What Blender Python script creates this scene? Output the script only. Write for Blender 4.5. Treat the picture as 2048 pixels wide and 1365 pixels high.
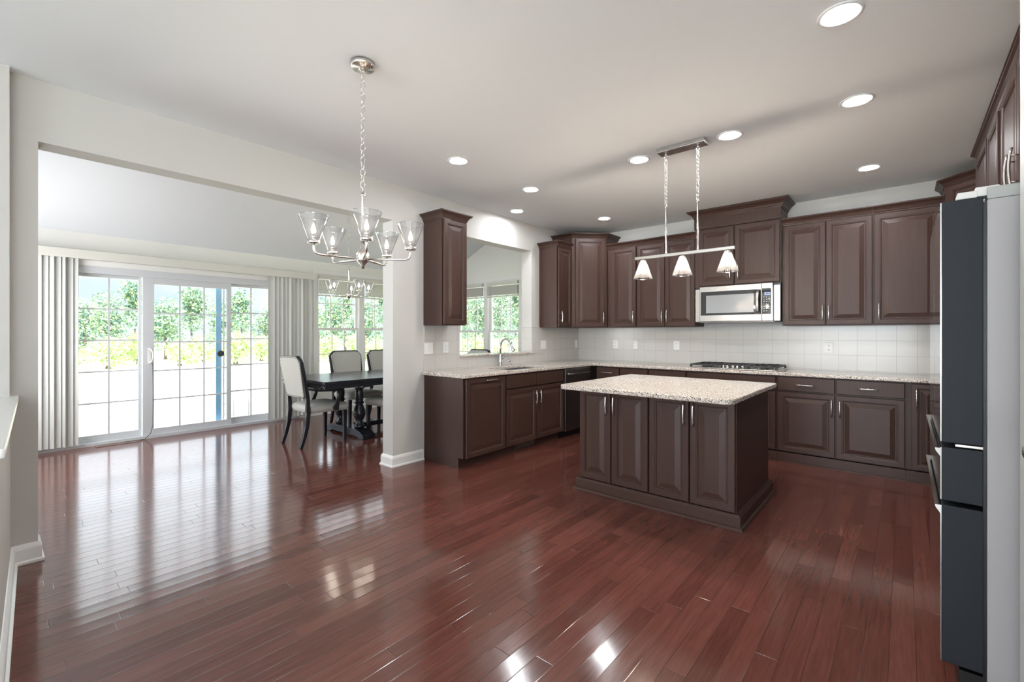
import bpy, bmesh, math, random
from mathutils import Vector, Matrix

for o in list(bpy.data.objects):
    bpy.data.objects.remove(o, do_unlink=True)
SC = bpy.context.scene
COL = SC.collection
R = math.radians
rnd = random.Random(7)

# ---------------------------------------------------------------- camera
cam_data = bpy.data.cameras.new('camera')
cam = bpy.data.objects.new('camera', cam_data)
COL.objects.link(cam)
cam_data.sensor_fit = 'HORIZONTAL'
cam_data.sensor_width = 36.0
cam_data.lens = 906.6 / 2048 * 36.0
cam_data.shift_y = -14.1 / 2048
cam_data.clip_start = 0.02
cam_data.clip_end = 400
cam.location = (3.7824, -5.9209, 1.3046)
cam.rotation_euler = (R(90), 0, R(40.884))
SC.camera = cam

# ---------------------------------------------------------------- world, sun, exposure
SC.view_settings.view_transform = 'Standard'
SC.view_settings.look = 'None'
SC.view_settings.exposure = 0.15
SC.view_settings.gamma = 1.0
SC.view_settings.use_curve_mapping = False
try:
    SC.cycles.use_denoising = True
    SC.cycles.max_bounces = 10
    SC.cycles.diffuse_bounces = 5
    SC.cycles.glossy_bounces = 5
    SC.cycles.transmission_bounces = 6
    SC.cycles.transparent_max_bounces = 16
    SC.cycles.caustics_reflective = False
    SC.cycles.caustics_refractive = False
    SC.cycles.sample_clamp_indirect = 6.0
except Exception:
    pass
WORLD_STRENGTH = 1.05
HIGH_SKY_BOOST = 4.0      # upper sky out of view, boosted to brighten floor reflections and the sunroom
SUN_STRENGTH = 14.0
CAN_STRENGTH = 190.0
BULB_STRENGTH = 300.0
PENDANT_STRENGTH = 900.0

w = bpy.data.worlds.new('daylight_sky')
SC.world = w
w.use_nodes = True
nt = w.node_tree
nt.nodes.clear()
def wn(t, **k):
    n = nt.nodes.new(t)
    for a, b in k.items():
        setattr(n, a, b)
    return n
tc = wn('ShaderNodeTexCoord')
sep = wn('ShaderNodeSeparateXYZ')
nt.links.new(tc.outputs['Generated'], sep.inputs[0])
ramp = wn('ShaderNodeValToRGB')
ramp.color_ramp.elements[0].position = 0.0
ramp.color_ramp.elements[0].color = (0.74, 0.90, 1.0, 1)
ramp.color_ramp.elements[1].position = 0.6
ramp.color_ramp.elements[1].color = (0.96, 0.96, 0.97, 1)
nt.links.new(sep.outputs['Z'], ramp.inputs['Fac'])
mp = wn('ShaderNodeMapping')
mp.inputs['Scale'].default_value = (2.2, 2.2, 16.0)
nt.links.new(tc.outputs['Generated'], mp.inputs[0])
nz = wn('ShaderNodeTexNoise')
nz.inputs['Scale'].default_value = 1.6
nz.inputs['Detail'].default_value = 5
nt.links.new(mp.outputs[0], nz.inputs['Vector'])
cr = wn('ShaderNodeValToRGB')
cr.color_ramp.elements[0].position = 0.42
cr.color_ramp.elements[0].color = (0, 0, 0, 1)
cr.color_ramp.elements[1].position = 0.66
cr.color_ramp.elements[1].color = (1, 1, 1, 1)
nt.links.new(nz.outputs['Fac'], cr.inputs['Fac'])
mx = wn('ShaderNodeMixRGB')
mx.inputs['Color2'].default_value = (1.0, 1.0, 1.0, 1)
nt.links.new(cr.outputs['Color'], mx.inputs['Fac'])
nt.links.new(ramp.outputs['Color'], mx.inputs['Color1'])
lift = wn('ShaderNodeMapRange')
lift.interpolation_type = 'SMOOTHSTEP'
lift.inputs['From Min'].default_value = 0.13
lift.inputs['From Max'].default_value = 0.26
lift.inputs['To Min'].default_value = WORLD_STRENGTH
lift.inputs['To Max'].default_value = HIGH_SKY_BOOST
nt.links.new(sep.outputs['Z'], lift.inputs['Value'])
bg = wn('ShaderNodeBackground')
nt.links.new(lift.outputs[0], bg.inputs['Strength'])
nt.links.new(mx.outputs['Color'], bg.inputs['Color'])
wo = wn('ShaderNodeOutputWorld')
nt.links.new(bg.outputs[0], wo.inputs['Surface'])

sd = bpy.data.lights.new('sun', 'SUN')
sd.energy = SUN_STRENGTH
sd.angle = R(0.6)
sd.color = (1.0, 0.96, 0.88)
sun = bpy.data.objects.new('sun', sd)
COL.objects.link(sun)
sun.rotation_euler = Vector((-0.55, 0.05, -0.85)).to_track_quat('-Z', 'Y').to_euler()

# fill lamps added at the unseen family-room end to brighten the kitchen
REAR_POWER = 290.0
for x_ in (1.6, 4.1, 6.6):
    ad = bpy.data.lights.new('rear_fill_light', 'AREA')
    ad.shape = 'RECTANGLE'
    ad.size = 2.1
    ad.size_y = 2.25
    ad.energy = REAR_POWER
    ad.color = (0.87, 0.94, 1.0)
    ao = bpy.data.objects.new('rear_fill_light', ad)
    COL.objects.link(ao)
    ao.location = (x_, -17.95, 1.42)
    ao.rotation_euler = (R(90 + 6), 0, 0)

# fill lamps added along the unseen side wall to lift the left wall
for y_ in (-7.5, -9.6):
    ad = bpy.data.lights.new('side_fill_light', 'AREA')
    ad.shape = 'RECTANGLE'
    ad.size = 1.7
    ad.size_y = 1.9
    ad.energy = 50.0
    ad.color = (0.90, 0.955, 1.0)
    ao = bpy.data.objects.new('side_fill_light', ad)
    COL.objects.link(ao)
    ao.location = (7.94, y_, 1.30)
    ao.rotation_euler = (0, R(82), 0)
# fill lamp added at the unseen near gable to brighten the sunroom
ad = bpy.data.lights.new('gable_fill_light', 'AREA')
ad.shape = 'RECTANGLE'
ad.size = 1.6
ad.size_y = 1.7
ad.energy = 52.0
ad.color = (0.97, 0.985, 1.0)
ao = bpy.data.objects.new('gable_fill_light', ad)
COL.objects.link(ao)
ao.location = (-2.17, -6.34, 1.40)
ao.rotation_euler = (R(90 + 2), 0, 0)

# ---------------------------------------------------------------- materials
def mat(name, color, rough=0.5, metal=0.0, spec=0.5, coat=0.0, coat_rough=0.1, bump=None, var=None):
    m = bpy.data.materials.new(name)
    m.use_nodes = True
    t = m.node_tree
    b = t.nodes['Principled BSDF']
    b.inputs['Base Color'].default_value = (*color, 1)
    b.inputs['Roughness'].default_value = rough
    b.inputs['Metallic'].default_value = metal
    b.inputs['Specular IOR Level'].default_value = spec
    b.inputs['Coat Weight'].default_value = coat
    b.inputs['Coat Roughness'].default_value = coat_rough
    co = t.nodes.new('ShaderNodeTexCoord')
    if bump:
        sc, strength = bump
        n = t.nodes.new('ShaderNodeTexNoise')
        n.inputs['Scale'].default_value = sc
        n.inputs['Detail'].default_value = 3
        t.links.new(co.outputs['Object'], n.inputs['Vector'])
        bm_ = t.nodes.new('ShaderNodeBump')
        bm_.inputs['Strength'].default_value = strength
        bm_.inputs['Distance'].default_value = 0.004
        t.links.new(n.outputs['Fac'], bm_.inputs['Height'])
        t.links.new(bm_.outputs[0], b.inputs['Normal'])
    if var:
        sc, amt, stretch = var
        mp_ = t.nodes.new('ShaderNodeMapping')
        mp_.inputs['Scale'].default_value = stretch
        t.links.new(co.outputs['Object'], mp_.inputs[0])
        n = t.nodes.new('ShaderNodeTexNoise')
        n.inputs['Scale'].default_value = sc
        n.inputs['Detail'].default_value = 4
        t.links.new(mp_.outputs[0], n.inputs['Vector'])
        hs = t.nodes.new('ShaderNodeMixRGB')
        hs.inputs['Color1'].default_value = (*[c * (1 - amt) for c in color], 1)
        hs.inputs['Color2'].default_value = (*[min(1, c * (1 + amt)) for c in color], 1)
        t.links.new(n.outputs['Fac'], hs.inputs['Fac'])
        t.links.new(hs.outputs[0], b.inputs['Base Color'])
    return m

def emis(name, color, strength):
    m = bpy.data.materials.new(name)
    m.use_nodes = True
    t = m.node_tree
    t.nodes.clear()
    e = t.nodes.new('ShaderNodeEmission')
    e.inputs['Color'].default_value = (*color, 1)
    e.inputs['Strength'].default_value = strength
    o = t.nodes.new('ShaderNodeOutputMaterial')
    t.links.new(e.outputs[0], o.inputs['Surface'])
    return m

def thin_glass(name, tint=(1, 1, 1), edge=0.5, haze=0.0, rough=0.02):
    m = bpy.data.materials.new(name)
    m.use_nodes = True
    t = m.node_tree
    t.nodes.clear()
    tr = t.nodes.new('ShaderNodeBsdfTransparent')
    tr.inputs['Color'].default_value = (*tint, 1)
    gl = t.nodes.new('ShaderNodeBsdfGlossy')
    gl.inputs['Roughness'].default_value = rough
    lw = t.nodes.new('ShaderNodeLayerWeight')
    lw.inputs['Blend'].default_value = edge
    mul = t.nodes.new('ShaderNodeMath')
    mul.operation = 'MULTIPLY_ADD'
    mul.inputs[1].default_value = 0.6
    mul.inputs[2].default_value = 0.03
    mxs = t.nodes.new('ShaderNodeMixShader')
    t.links.new(lw.outputs['Fresnel'], mul.inputs[0])
    t.links.new(mul.outputs[0], mxs.inputs[0])
    t.links.new(tr.outputs[0], mxs.inputs[1])
    t.links.new(gl.outputs[0], mxs.inputs[2])
    last = mxs
    if haze > 0:
        df = t.nodes.new('ShaderNodeBsdfTranslucent')
        df.inputs['Color'].default_value = (0.9, 0.92, 0.95, 1)
        m2 = t.nodes.new('ShaderNodeMixShader')
        m2.inputs[0].default_value = haze
        t.links.new(mxs.outputs[0], m2.inputs[1])
        t.links.new(df.outputs[0], m2.inputs[2])
        last = m2
    o = t.nodes.new('ShaderNodeOutputMaterial')
    t.links.new(last.outputs[0], o.inputs['Surface'])
    return m

def floor_material():
    m = bpy.data.materials.new('cherry_plank_floor')
    m.use_nodes = True
    t = m.node_tree
    N = t.nodes.new
    L = t.links.new
    b = t.nodes['Principled BSDF']
    co = N('ShaderNodeTexCoord')
    sp = N('ShaderNodeSeparateXYZ')
    L(co.outputs['Object'], sp.inputs[0])
    def M(op, a, b_=None, c=None):
        n = N('ShaderNodeMath')
        n.operation = op
        for i, v in enumerate((a, b_, c)):
            if v is None:
                continue
            if isinstance(v, (int, float)):
                n.inputs[i].default_value = v
            else:
                L(v, n.inputs[i])
        return n.outputs[0]
    W, LEN = 0.083, 0.95
    xs = M('DIVIDE', sp.outputs['X'], W)
    row = M('FLOOR', xs)
    fx = M('FRACT', xs)
    wn1 = N('ShaderNodeTexWhiteNoise')
    wn1.noise_dimensions = '1D'
    L(row, wn1.inputs['W'])
    ys = M('ADD', M('DIVIDE', sp.outputs['Y'], LEN), M('MULTIPLY', wn1.outputs['Value'], 7.31))
    col = M('FLOOR', ys)
    fy = M('FRACT', ys)
    cmb = N('ShaderNodeCombineXYZ')
    L(row, cmb.inputs[0])
    L(col, cmb.inputs[1])
    wn2 = N('ShaderNodeTexWhiteNoise')
    wn2.noise_dimensions = '2D'
    L(cmb.outputs[0], wn2.inputs['Vector'])
    rp = N('ShaderNodeValToRGB')
    e = rp.color_ramp.elements
    e[0].position = 0.0
    e[0].color = (0.105, 0.0340, 0.0255, 1)
    e[1].position = 1.0
    e[1].color = (0.155, 0.054, 0.041, 1)
    L(wn2.outputs['Value'], rp.inputs['Fac'])
    # wood grain stretched along each board
    mpg = N('ShaderNodeMapping')
    mpg.inputs['Scale'].default_value = (26, 1.6, 1)
    off = N('ShaderNodeVectorMath')
    off.operation = 'ADD'
    L(co.outputs['Object'], off.inputs[0])
    sc3 = N('ShaderNodeVectorMath')
    sc3.operation = 'SCALE'
    L(wn2.outputs['Color'], sc3.inputs[0])
    sc3.inputs['Scale'].default_value = 9.0
    L(sc3.outputs[0], off.inputs[1])
    L(off.outputs[0], mpg.inputs[0])
    gn = N('ShaderNodeTexNoise')
    gn.inputs['Scale'].default_value = 2.0
    gn.inputs['Detail'].default_value = 6
    gn.inputs['Distortion'].default_value = 1.2
    L(mpg.outputs[0], gn.inputs['Vector'])
    gm = N('ShaderNodeMixRGB')
    gm.blend_type = 'MULTIPLY'
    gm.inputs['Fac'].default_value = 0.75
    L(rp.outputs[0], gm.inputs['Color1'])
    gr = N('ShaderNodeValToRGB')
    gr.color_ramp.elements[0].position = 0.3
    gr.color_ramp.elements[0].color = (0.74, 0.72, 0.72, 1)
    gr.color_ramp.elements[1].position = 0.7
    gr.color_ramp.elements[1].color = (1.15, 1.15, 1.15, 1)
    L(gn.outputs['Fac'], gr.inputs['Fac'])
    L(gr.outputs[0], gm.inputs['Color2'])
    # seams
    dx = M('MULTIPLY', M('MINIMUM', fx, M('SUBTRACT', 1.0, fx)), W)
    dy = M('MULTIPLY', M('MINIMUM', fy, M('SUBTRACT', 1.0, fy)), LEN)
    dmin = M('MINIMUM', dx, dy)
    seam = M('SUBTRACT', 1.0, M('SMOOTH_MIN', 1.0, M('DIVIDE', dmin, 0.0016), 0.2))
    seamc = N('ShaderNodeClamp')
    L(seam, seamc.inputs[0])
    sm = N('ShaderNodeMixRGB')
    sm.inputs['Color2'].default_value = (0.012, 0.005, 0.004, 1)
    L(gm.outputs[0], sm.inputs['Color1'])
    L(M('MULTIPLY', seamc.outputs[0], 0.8), sm.inputs['Fac'])
    # scattered pale nicks and scuffs
    vn = N('ShaderNodeTexVoronoi')
    vn.inputs['Scale'].default_value = 3.2
    L(co.outputs['Object'], vn.inputs['Vector'])
    nick = M('LESS_THAN', vn.outputs['Distance'], 0.014)
    nk = N('ShaderNodeMixRGB')
    nk.inputs['Color2'].default_value = (0.45, 0.33, 0.28, 1)
    L(nick, nk.inputs['Fac'])
    L(sm.outputs[0], nk.inputs['Color1'])
    L(nk.outputs[0], b.inputs['Base Color'])
    # gentle cupping of boards plus varnish ripple
    cup = M('MULTIPLY', M('MULTIPLY', M('SUBTRACT', fx, 0.5), M('SUBTRACT', fx, 0.5)), 0.0022)
    rip = N('ShaderNodeTexNoise')
    rip.inputs['Scale'].default_value = 5.0
    rip.inputs['Detail'].default_value = 2
    L(co.outputs['Object'], rip.inputs['Vector'])
    h1 = M('ADD', cup, M('MULTIPLY', rip.outputs['Fac'], 0.0008))
    h2 = M('SUBTRACT', h1, M('MULTIPLY', seamc.outputs[0], 0.0010))
    h3 = M('ADD', h2, M('MULTIPLY', gn.outputs['Fac'], 0.00022))
    tilt = M('MULTIPLY', M('SUBTRACT', wn2.outputs['Value'], 0.5), M('MULTIPLY', fx, 0.0007))
    h4 = M('ADD', h3, tilt)
    bp = N('ShaderNodeBump')
    bp.inputs['Strength'].default_value = 0.4
    bp.inputs['Distance'].default_value = 1.0
    L(h4, bp.inputs['Height'])
    L(bp.outputs[0], b.inputs['Normal'])
    rr = N('ShaderNodeMapRange')
    rr.inputs['To Min'].default_value = 0.085
    rr.inputs['To Max'].default_value = 0.18
    L(gn.outputs['Fac'], rr.inputs['Value'])
    L(rr.outputs[0], b.inputs['Roughness'])
    b.inputs['Specular IOR Level'].default_value = 0.65
    return m

def granite_material():
    m = bpy.data.materials.new('speckled_granite')
    m.use_nodes = True
    t = m.node_tree
    b = t.nodes['Principled BSDF']
    N = t.nodes.new
    L = t.links.new
    co = N('ShaderNodeTexCoord')
    v1 = N('ShaderNodeTexVoronoi')
    v1.inputs['Scale'].default_value = 200
    L(co.outputs['Object'], v1.inputs['Vector'])
    r1 = N('ShaderNodeValToRGB')
    r1.color_ramp.interpolation = 'CONSTANT'
    e = r1.color_ramp.elements
    e[0].position = 0.0
    e[0].color = (0.03, 0.025, 0.025, 1)
    e[1].position = 0.11
    e[1].color = (0.30, 0.21, 0.16, 1)
    for p_, c_ in ((0.25, (0.53, 0.44, 0.37)), (0.46, (0.70, 0.635, 0.57)), (0.78, (0.79, 0.765, 0.73))):
        k = e.new(p_)
        k.color = (*c_, 1)
    sepc = N('ShaderNodeSeparateColor')
    L(v1.outputs['Color'], sepc.inputs[0])
    L(sepc.outputs[0], r1.inputs['Fac'])
    n2 = N('ShaderNodeTexNoise')
    n2.inputs['Scale'].default_value = 14
    L(co.outputs['Object'], n2.inputs['Vector'])
    mxx = N('ShaderNodeMixRGB')
    mxx.blend_type = 'MULTIPLY'
    mxx.inputs['Fac'].default_value = 0.25
    L(r1.outputs[0], mxx.inputs['Color1'])
    L(n2.outputs['Color'], mxx.inputs['Color2'])
    L(r1.outputs[0], b.inputs['Base Color'])
    b.inputs['Roughness'].default_value = 0.12
    b.inputs['Specular IOR Level'].default_value = 0.6
    return m

def tile_material(axis):
    m = bpy.data.materials.new('cream_square_tile')
    m.use_nodes = True
    t = m.node_tree
    b = t.nodes['Principled BSDF']
    N = t.nodes.new
    L = t.links.new
    co = N('ShaderNodeTexCoord')
    sp = N('ShaderNodeSeparateXYZ')
    L(co.outputs['Object'], sp.inputs[0])
    cb = N('ShaderNodeCombineXYZ')
    L(sp.outputs[axis], cb.inputs[0])
    L(sp.outputs['Z'], cb.inputs[1])
    mp_ = N('ShaderNodeMapping')
    mp_.inputs['Location'].default_value = (-0.145 + 0.0, -1.232 + 0.155 * 8, 0)
    L(cb.outputs[0], mp_.inputs[0])
    br = N('ShaderNodeTexBrick')
    br.offset = 0.0
    br.squash = 1.0
    br.inputs['Scale'].default_value = 1.0
    br.inputs['Brick Width'].default_value = 0.1555
    br.inputs['Row Height'].default_value = 0.1555
    br.inputs['Mortar Size'].default_value = 0.0016
    br.inputs['Mortar Smooth'].default_value = 0.3
    br.inputs['Color1'].default_value = (0.54, 0.525, 0.50, 1)
    br.inputs['Color2'].default_value = (0.56, 0.545, 0.52, 1)
    br.inputs['Mortar'].default_value = (0.36, 0.35, 0.335, 1)
    L(mp_.outputs[0], br.inputs['Vector'])
    L(br.outputs['Color'], b.inputs['Base Color'])
    bp = N('ShaderNodeBump')
    bp.invert = True
    bp.inputs['Strength'].default_value = 0.4
    bp.inputs['Distance'].default_value = 0.002
    L(br.outputs['Fac'], bp.inputs['Height'])
    L(bp.outputs[0], b.inputs['Normal'])
    b.inputs['Roughness'].default_value = 0.22
    return m

def brushed_steel(name, color, rough, direction=(1, 90, 90)):
    m = bpy.data.materials.new(name)
    m.use_nodes = True
    t = m.node_tree
    b = t.nodes['Principled BSDF']
    b.inputs['Base Color'].default_value = (*color, 1)
    b.inputs['Metallic'].default_value = 1.0
    co = t.nodes.new('ShaderNodeTexCoord')
    mp_ = t.nodes.new('ShaderNodeMapping')
    mp_.inputs['Scale'].default_value = direction
    n = t.nodes.new('ShaderNodeTexNoise')
    n.inputs['Scale'].default_value = 6
    t.links.new(co.outputs['Object'], mp_.inputs[0])
    t.links.new(mp_.outputs[0], n.inputs['Vector'])
    mr = t.nodes.new('ShaderNodeMapRange')
    mr.inputs['To Min'].default_value = rough * 0.8
    mr.inputs['To Max'].default_value = rough * 1.25
    t.links.new(n.outputs['Fac'], mr.inputs['Value'])
    t.links.new(mr.outputs[0], b.inputs['Roughness'])
    return m

def leaf_material(name, c1, c2):
    m = bpy.data.materials.new(name)
    m.use_nodes = True
    t = m.node_tree
    b = t.nodes['Principled BSDF']
    co = t.nodes.new('ShaderNodeTexCoord')
    n = t.nodes.new('ShaderNodeTexNoise')
    n.inputs['Scale'].default_value = 2.2
    n.inputs['Detail'].default_value = 4
    t.links.new(co.outputs['Object'], n.inputs['Vector'])
    r_ = t.nodes.new('ShaderNodeValToRGB')
    r_.color_ramp.elements[0].position = 0.36
    r_.color_ramp.elements[0].color = (*c1, 1)
    r_.color_ramp.elements[1].position = 0.62
    r_.color_ramp.elements[1].color = (*c2, 1)
    t.links.new(n.outputs['Fac'], r_.inputs['Fac'])
    t.links.new(r_.outputs[0], b.inputs['Base Color'])
    b.inputs['Roughness'].default_value = 0.6
    return m

M_WALL = mat('greige_wall_paint', (0.575, 0.565, 0.545), 0.7, spec=0.3, bump=(120, 0.05))
M_SUNWALL = mat('cream_wall_paint', (0.80, 0.80, 0.765), 0.7, spec=0.3, bump=(120, 0.05))
M_CEIL = mat('ceiling_paint', (0.86, 0.885, 0.915), 0.85, spec=0.2, bump=(90, 0.05))
M_BOUNCE = mat('pale_bounce_sheet', (0.74, 0.72, 0.68), 0.95, spec=0.1, bump=(300, 0.3))  # for the added floor sheet that bounces light
M_SUNCEIL = mat('sunroom_ceiling_paint', (0.74, 0.77, 0.80), 0.85, spec=0.2, bump=(90, 0.05))
M_TRIM = mat('white_trim_paint', (0.82, 0.82, 0.81), 0.35, bump=(60, 0.02))
M_FLOOR = floor_material()
M_WOOD = mat('espresso_cabinet_wood', (0.056, 0.0290, 0.0225), 0.40, spec=0.30, var=(3.0, 0.18, (14, 14, 1.2)), bump=(160, 0.03))
M_WOODIN = mat('cabinet_shadow_wood', (0.016, 0.009, 0.008), 0.5, var=(3.0, 0.15, (10, 10, 1)))
M_NICKEL = brushed_steel('brushed_nickel', (0.66, 0.64, 0.61), 0.26)
M_CHROME = brushed_steel('polished_chrome', (0.72, 0.73, 0.75), 0.08)
M_STEEL = brushed_steel('stainless_steel', (0.54, 0.515, 0.49), 0.24)
M_DKSTEEL = brushed_steel('dark_stainless', (0.20, 0.19, 0.18), 0.3)
M_GRANITE = granite_material()
M_TILEX = tile_material('X')
M_TILEY = tile_material('Y')
M_FRSIDE = mat('fridge_dark_grey_side', (0.022, 0.026, 0.033), 0.5, spec=0.2, bump=(400, 0.03))
M_FRBODY = mat('fridge_grey_cabinet', (0.43, 0.42, 0.435), 0.4, spec=0.5, bump=(400, 0.03))
M_FRFRONT = brushed_steel('fridge_front_steel', (0.55, 0.54, 0.53), 0.10)
M_BLACK = mat('black_plastic', (0.008, 0.008, 0.009), 0.4, var=(8, 0.1, (1, 1, 1)))
M_BLKGLASS = mat('black_glass', (0.012, 0.012, 0.014), 0.04, spec=0.9, var=(3, 0.1, (1, 1, 1)))
M_IRON = mat('cast_iron', (0.03, 0.03, 0.031), 0.55, bump=(200, 0.1))
M_PANE = thin_glass('window_glass', (0.97, 0.99, 1.0), 0.25)
M_SHADE = thin_glass('smoky_shade_glass', (0.955, 0.965, 0.98), 0.6, haze=0.004)
M_CLEAR = thin_glass('clear_fluted_glass', (0.97, 0.97, 0.97), 0.75, haze=0.012)
M_BULB = emis('warm_bulb_glow', (1.0, 0.84, 0.66), BULB_STRENGTH)
M_PBULB = emis('pendant_bulb_glow', (1.0, 0.86, 0.70), PENDANT_STRENGTH)
M_CAN = emis('downlight_glow', (0.95, 0.975, 1.0), CAN_STRENGTH)
M_DISPLAY = emis('blue_display_glow', (0.55, 0.65, 1.0), 1.0)
M_WHITE = mat('white_plastic', (0.80, 0.80, 0.785), 0.35, var=(5, 0.03, (1, 1, 1)))
M_VINYL = mat('white_vinyl_frame', (0.60, 0.62, 0.65), 0.4, bump=(80, 0.02))
M_VANE = mat('pale_grey_vane', (0.58, 0.59, 0.57), 0.55, var=(2, 0.05, (60, 60, 0.3)))
M_VALANCE = mat('ivory_valance', (0.66, 0.655, 0.60), 0.5, bump=(60, 0.02))
M_SLAT = mat('pale_wood_slat', (0.66, 0.65, 0.60), 0.5, var=(4, 0.08, (1, 6, 40)))
M_DARKWOOD = mat('dark_navy_brown_wood', (0.016, 0.017, 0.024), 0.22, spec=0.4, var=(4, 0.2, (12, 12, 1)))
M_FABRIC = mat('pale_linen_upholstery', (0.52, 0.51, 0.48), 0.85, spec=0.2, bump=(350, 0.3))
M_NAIL = mat('dark_bronze_nailhead', (0.03, 0.025, 0.022), 0.35, metal=0.8, var=(8, 0.1, (1, 1, 1)))
M_VENT = mat('bronze_register', (0.20, 0.12, 0.10), 0.4, var=(8, 0.1, (1, 1, 1)))
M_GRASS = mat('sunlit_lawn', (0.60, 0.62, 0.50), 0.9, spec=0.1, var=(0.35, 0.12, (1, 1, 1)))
M_LEAF = leaf_material('tree_leaves', (0.10, 0.22, 0.22), (0.40, 0.52, 0.28))
M_LEAF2 = leaf_material('shrub_leaves', (0.34, 0.50, 0.16), (0.66, 0.78, 0.40))
M_BARK = mat('tree_bark', (0.16, 0.12, 0.10), 0.9, bump=(30, 0.3))
M_BLUE = mat('pale_blue_stile_film', (0.40, 0.72, 1.0), 0.4, bump=(60, 0.02))
M_SINK = brushed_steel('sink_steel', (0.45, 0.45, 0.46), 0.3)
M_WIRE = mat('grey_wire', (0.10, 0.11, 0.12), 0.5, metal=0.2, var=(8, 0.1, (1, 1, 1)))

# ---------------------------------------------------------------- mesh helpers
class MB:
    def __init__(self):
        self.bm = bmesh.new()

    def box(self, x0, x1, y0, y1, z0, z1, bev=0.0, mtx=None):
        b = self.bm if bev == 0 else bmesh.new()
        vs = [b.verts.new((x, y, z)) for x in (x0, x1) for y in (y0, y1) for z in (z0, z1)]
        for f in ((0, 1, 3, 2), (4, 6, 7, 5), (0, 4, 5, 1), (2, 3, 7, 6), (0, 2, 6, 4), (1, 5, 7, 3)):
            b.faces.new([vs[i] for i in f])
        if bev:
            bmesh.ops.recalc_face_normals(b, faces=b.faces)
            bmesh.ops.bevel(b, geom=list(b.edges), offset=bev, segments=2, profile=0.6, affect='EDGES')
            if mtx is not None:
                b.transform(mtx)
            me = bpy.data.meshes.new('tmp')
            b.to_mesh(me)
            b.free()
            self.bm.from_mesh(me)
            bpy.data.meshes.remove(me)
        elif mtx is not None:
            for v in vs:
                v.co = mtx @ v.co
        return self

    def tube(self, pts, r, seg=10, caps=True, closed=False):
        pts = [Vector(p) for p in pts]
        n = len(pts)
        rs = r if isinstance(r, (list, tuple)) else [r] * n
        rings = []
        prev = None
        for i, p in enumerate(pts):
            if closed:
                d = pts[(i + 1) % n] - pts[i - 1]
            else:
                d = pts[min(i + 1, n - 1)] - pts[max(i - 1, 0)]
            d.normalize()
            if prev is None:
                a = Vector((0, 0, 1)) if abs(d.z) < 0.9 else Vector((1, 0, 0))
                u = d.cross(a).normalized()
            else:
                u = (prev - d * prev.dot(d)).normalized()
            prev = u
            v = d.cross(u)
            rings.append([self.bm.verts.new(p + (u * math.cos(2 * math.pi * k / seg) + v * math.sin(2 * math.pi * k / seg)) * rs[i]) for k in range(seg)])
        m = n if closed else n - 1
        for i in range(m):
            a, b = rings[i], rings[(i + 1) % n]
            for k in range(seg):
                f = self.bm.faces.new((a[k], a[(k + 1) % seg], b[(k + 1) % seg], b[k]))
                f.smooth = True
        if caps and not closed:
            self.bm.faces.new(rings[0][::-1])
            self.bm.faces.new(rings[-1])
        return self

    def lathe(self, prof, c=(0, 0, 0), seg=20, mtx=None, caps=True, flutes=0, flute_amp=0.0):
        rings = []
        for r_, z in prof:
            ring = []
            for k in range(seg):
                a = 2 * math.pi * k / seg
                rr = r_ * (1 + flute_amp * math.cos(flutes * a)) if flutes else r_
                p = Vector((c[0] + rr * math.cos(a), c[1] + rr * math.sin(a), c[2] + z))
                ring.append(self.bm.verts.new(mtx @ p if mtx is not None else p))
            rings.append(ring)
        for i in range(len(rings) - 1):
            a, b = rings[i], rings[i + 1]
            for k in range(seg):
                f = self.bm.faces.new((a[k], a[(k + 1) % seg], b[(k + 1) % seg], b[k]))
                f.smooth = True
        if caps:
            self.bm.faces.new(rings[0][::-1])
            self.bm.faces.new(rings[-1])
        return self

    def prism(self, poly, z0, z1):
        a = [self.bm.verts.new((x, y, z0)) for x, y in poly]
        b = [self.bm.verts.new((x, y, z1)) for x, y in poly]
        n = len(poly)
        self.bm.faces.new(a[::-1])
        self.bm.faces.new(b)
        for i in range(n):
            self.bm.faces.new((a[i], a[(i + 1) % n], b[(i + 1) % n], b[i]))
        return self

    def extrude_poly(self, pts3, vec):
        a = [self.bm.verts.new(p) for p in pts3]
        b = [self.bm.verts.new(Vector(p) + Vector(vec)) for p in pts3]
        n = len(a)
        self.bm.faces.new(a[::-1])
        self.bm.faces.new(b)
        for i in range(n):
            self.bm.faces.new((a[i], a[(i + 1) % n], b[(i + 1) % n], b[i]))
        return self

    def cells(self, us, vs, skip, fn, t0, t1):
        """slab of grid cells in (u, v) with some cells left open; fn(u, v, t) -> point"""
        cache = {}
        def V(u, v, t):
            k = (u, v, t)
            if k not in cache:
                cache[k] = self.bm.verts.new(fn(u, v, t))
            return cache[k]
        def on(i, j):
            if i < 0 or j < 0 or i >= len(us) - 1 or j >= len(vs) - 1:
                return False
            cu, cv = (us[i] + us[i + 1]) / 2, (vs[j] + vs[j + 1]) / 2
            return not any(a < cu < b and c < cv < d for a, b, c, d in skip)
        for i in range(len(us) - 1):
            for j in range(len(vs) - 1):
                if not on(i, j):
                    continue
                a, b, c, d = us[i], us[i + 1], vs[j], vs[j + 1]
                self.bm.faces.new((V(a, c, t0), V(b, c, t0), V(b, d, t0), V(a, d, t0)))
                self.bm.faces.new((V(a, d, t1), V(b, d, t1), V(b, c, t1), V(a, c, t1)))
                if not on(i - 1, j):
                    self.bm.faces.new((V(a, c, t0), V(a, d, t0), V(a, d, t1), V(a, c, t1)))
                if not on(i + 1, j):
                    self.bm.faces.new((V(b, d, t0), V(b, c, t0), V(b, c, t1), V(b, d, t1)))
                if not on(i, j - 1):
                    self.bm.faces.new((V(b, c, t0), V(a, c, t0), V(a, c, t1), V(b, c, t1)))
                if not on(i, j + 1):
                    self.bm.faces.new((V(a, d, t0), V(b, d, t0), V(b, d, t1), V(a, d, t1)))
        return self

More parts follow.
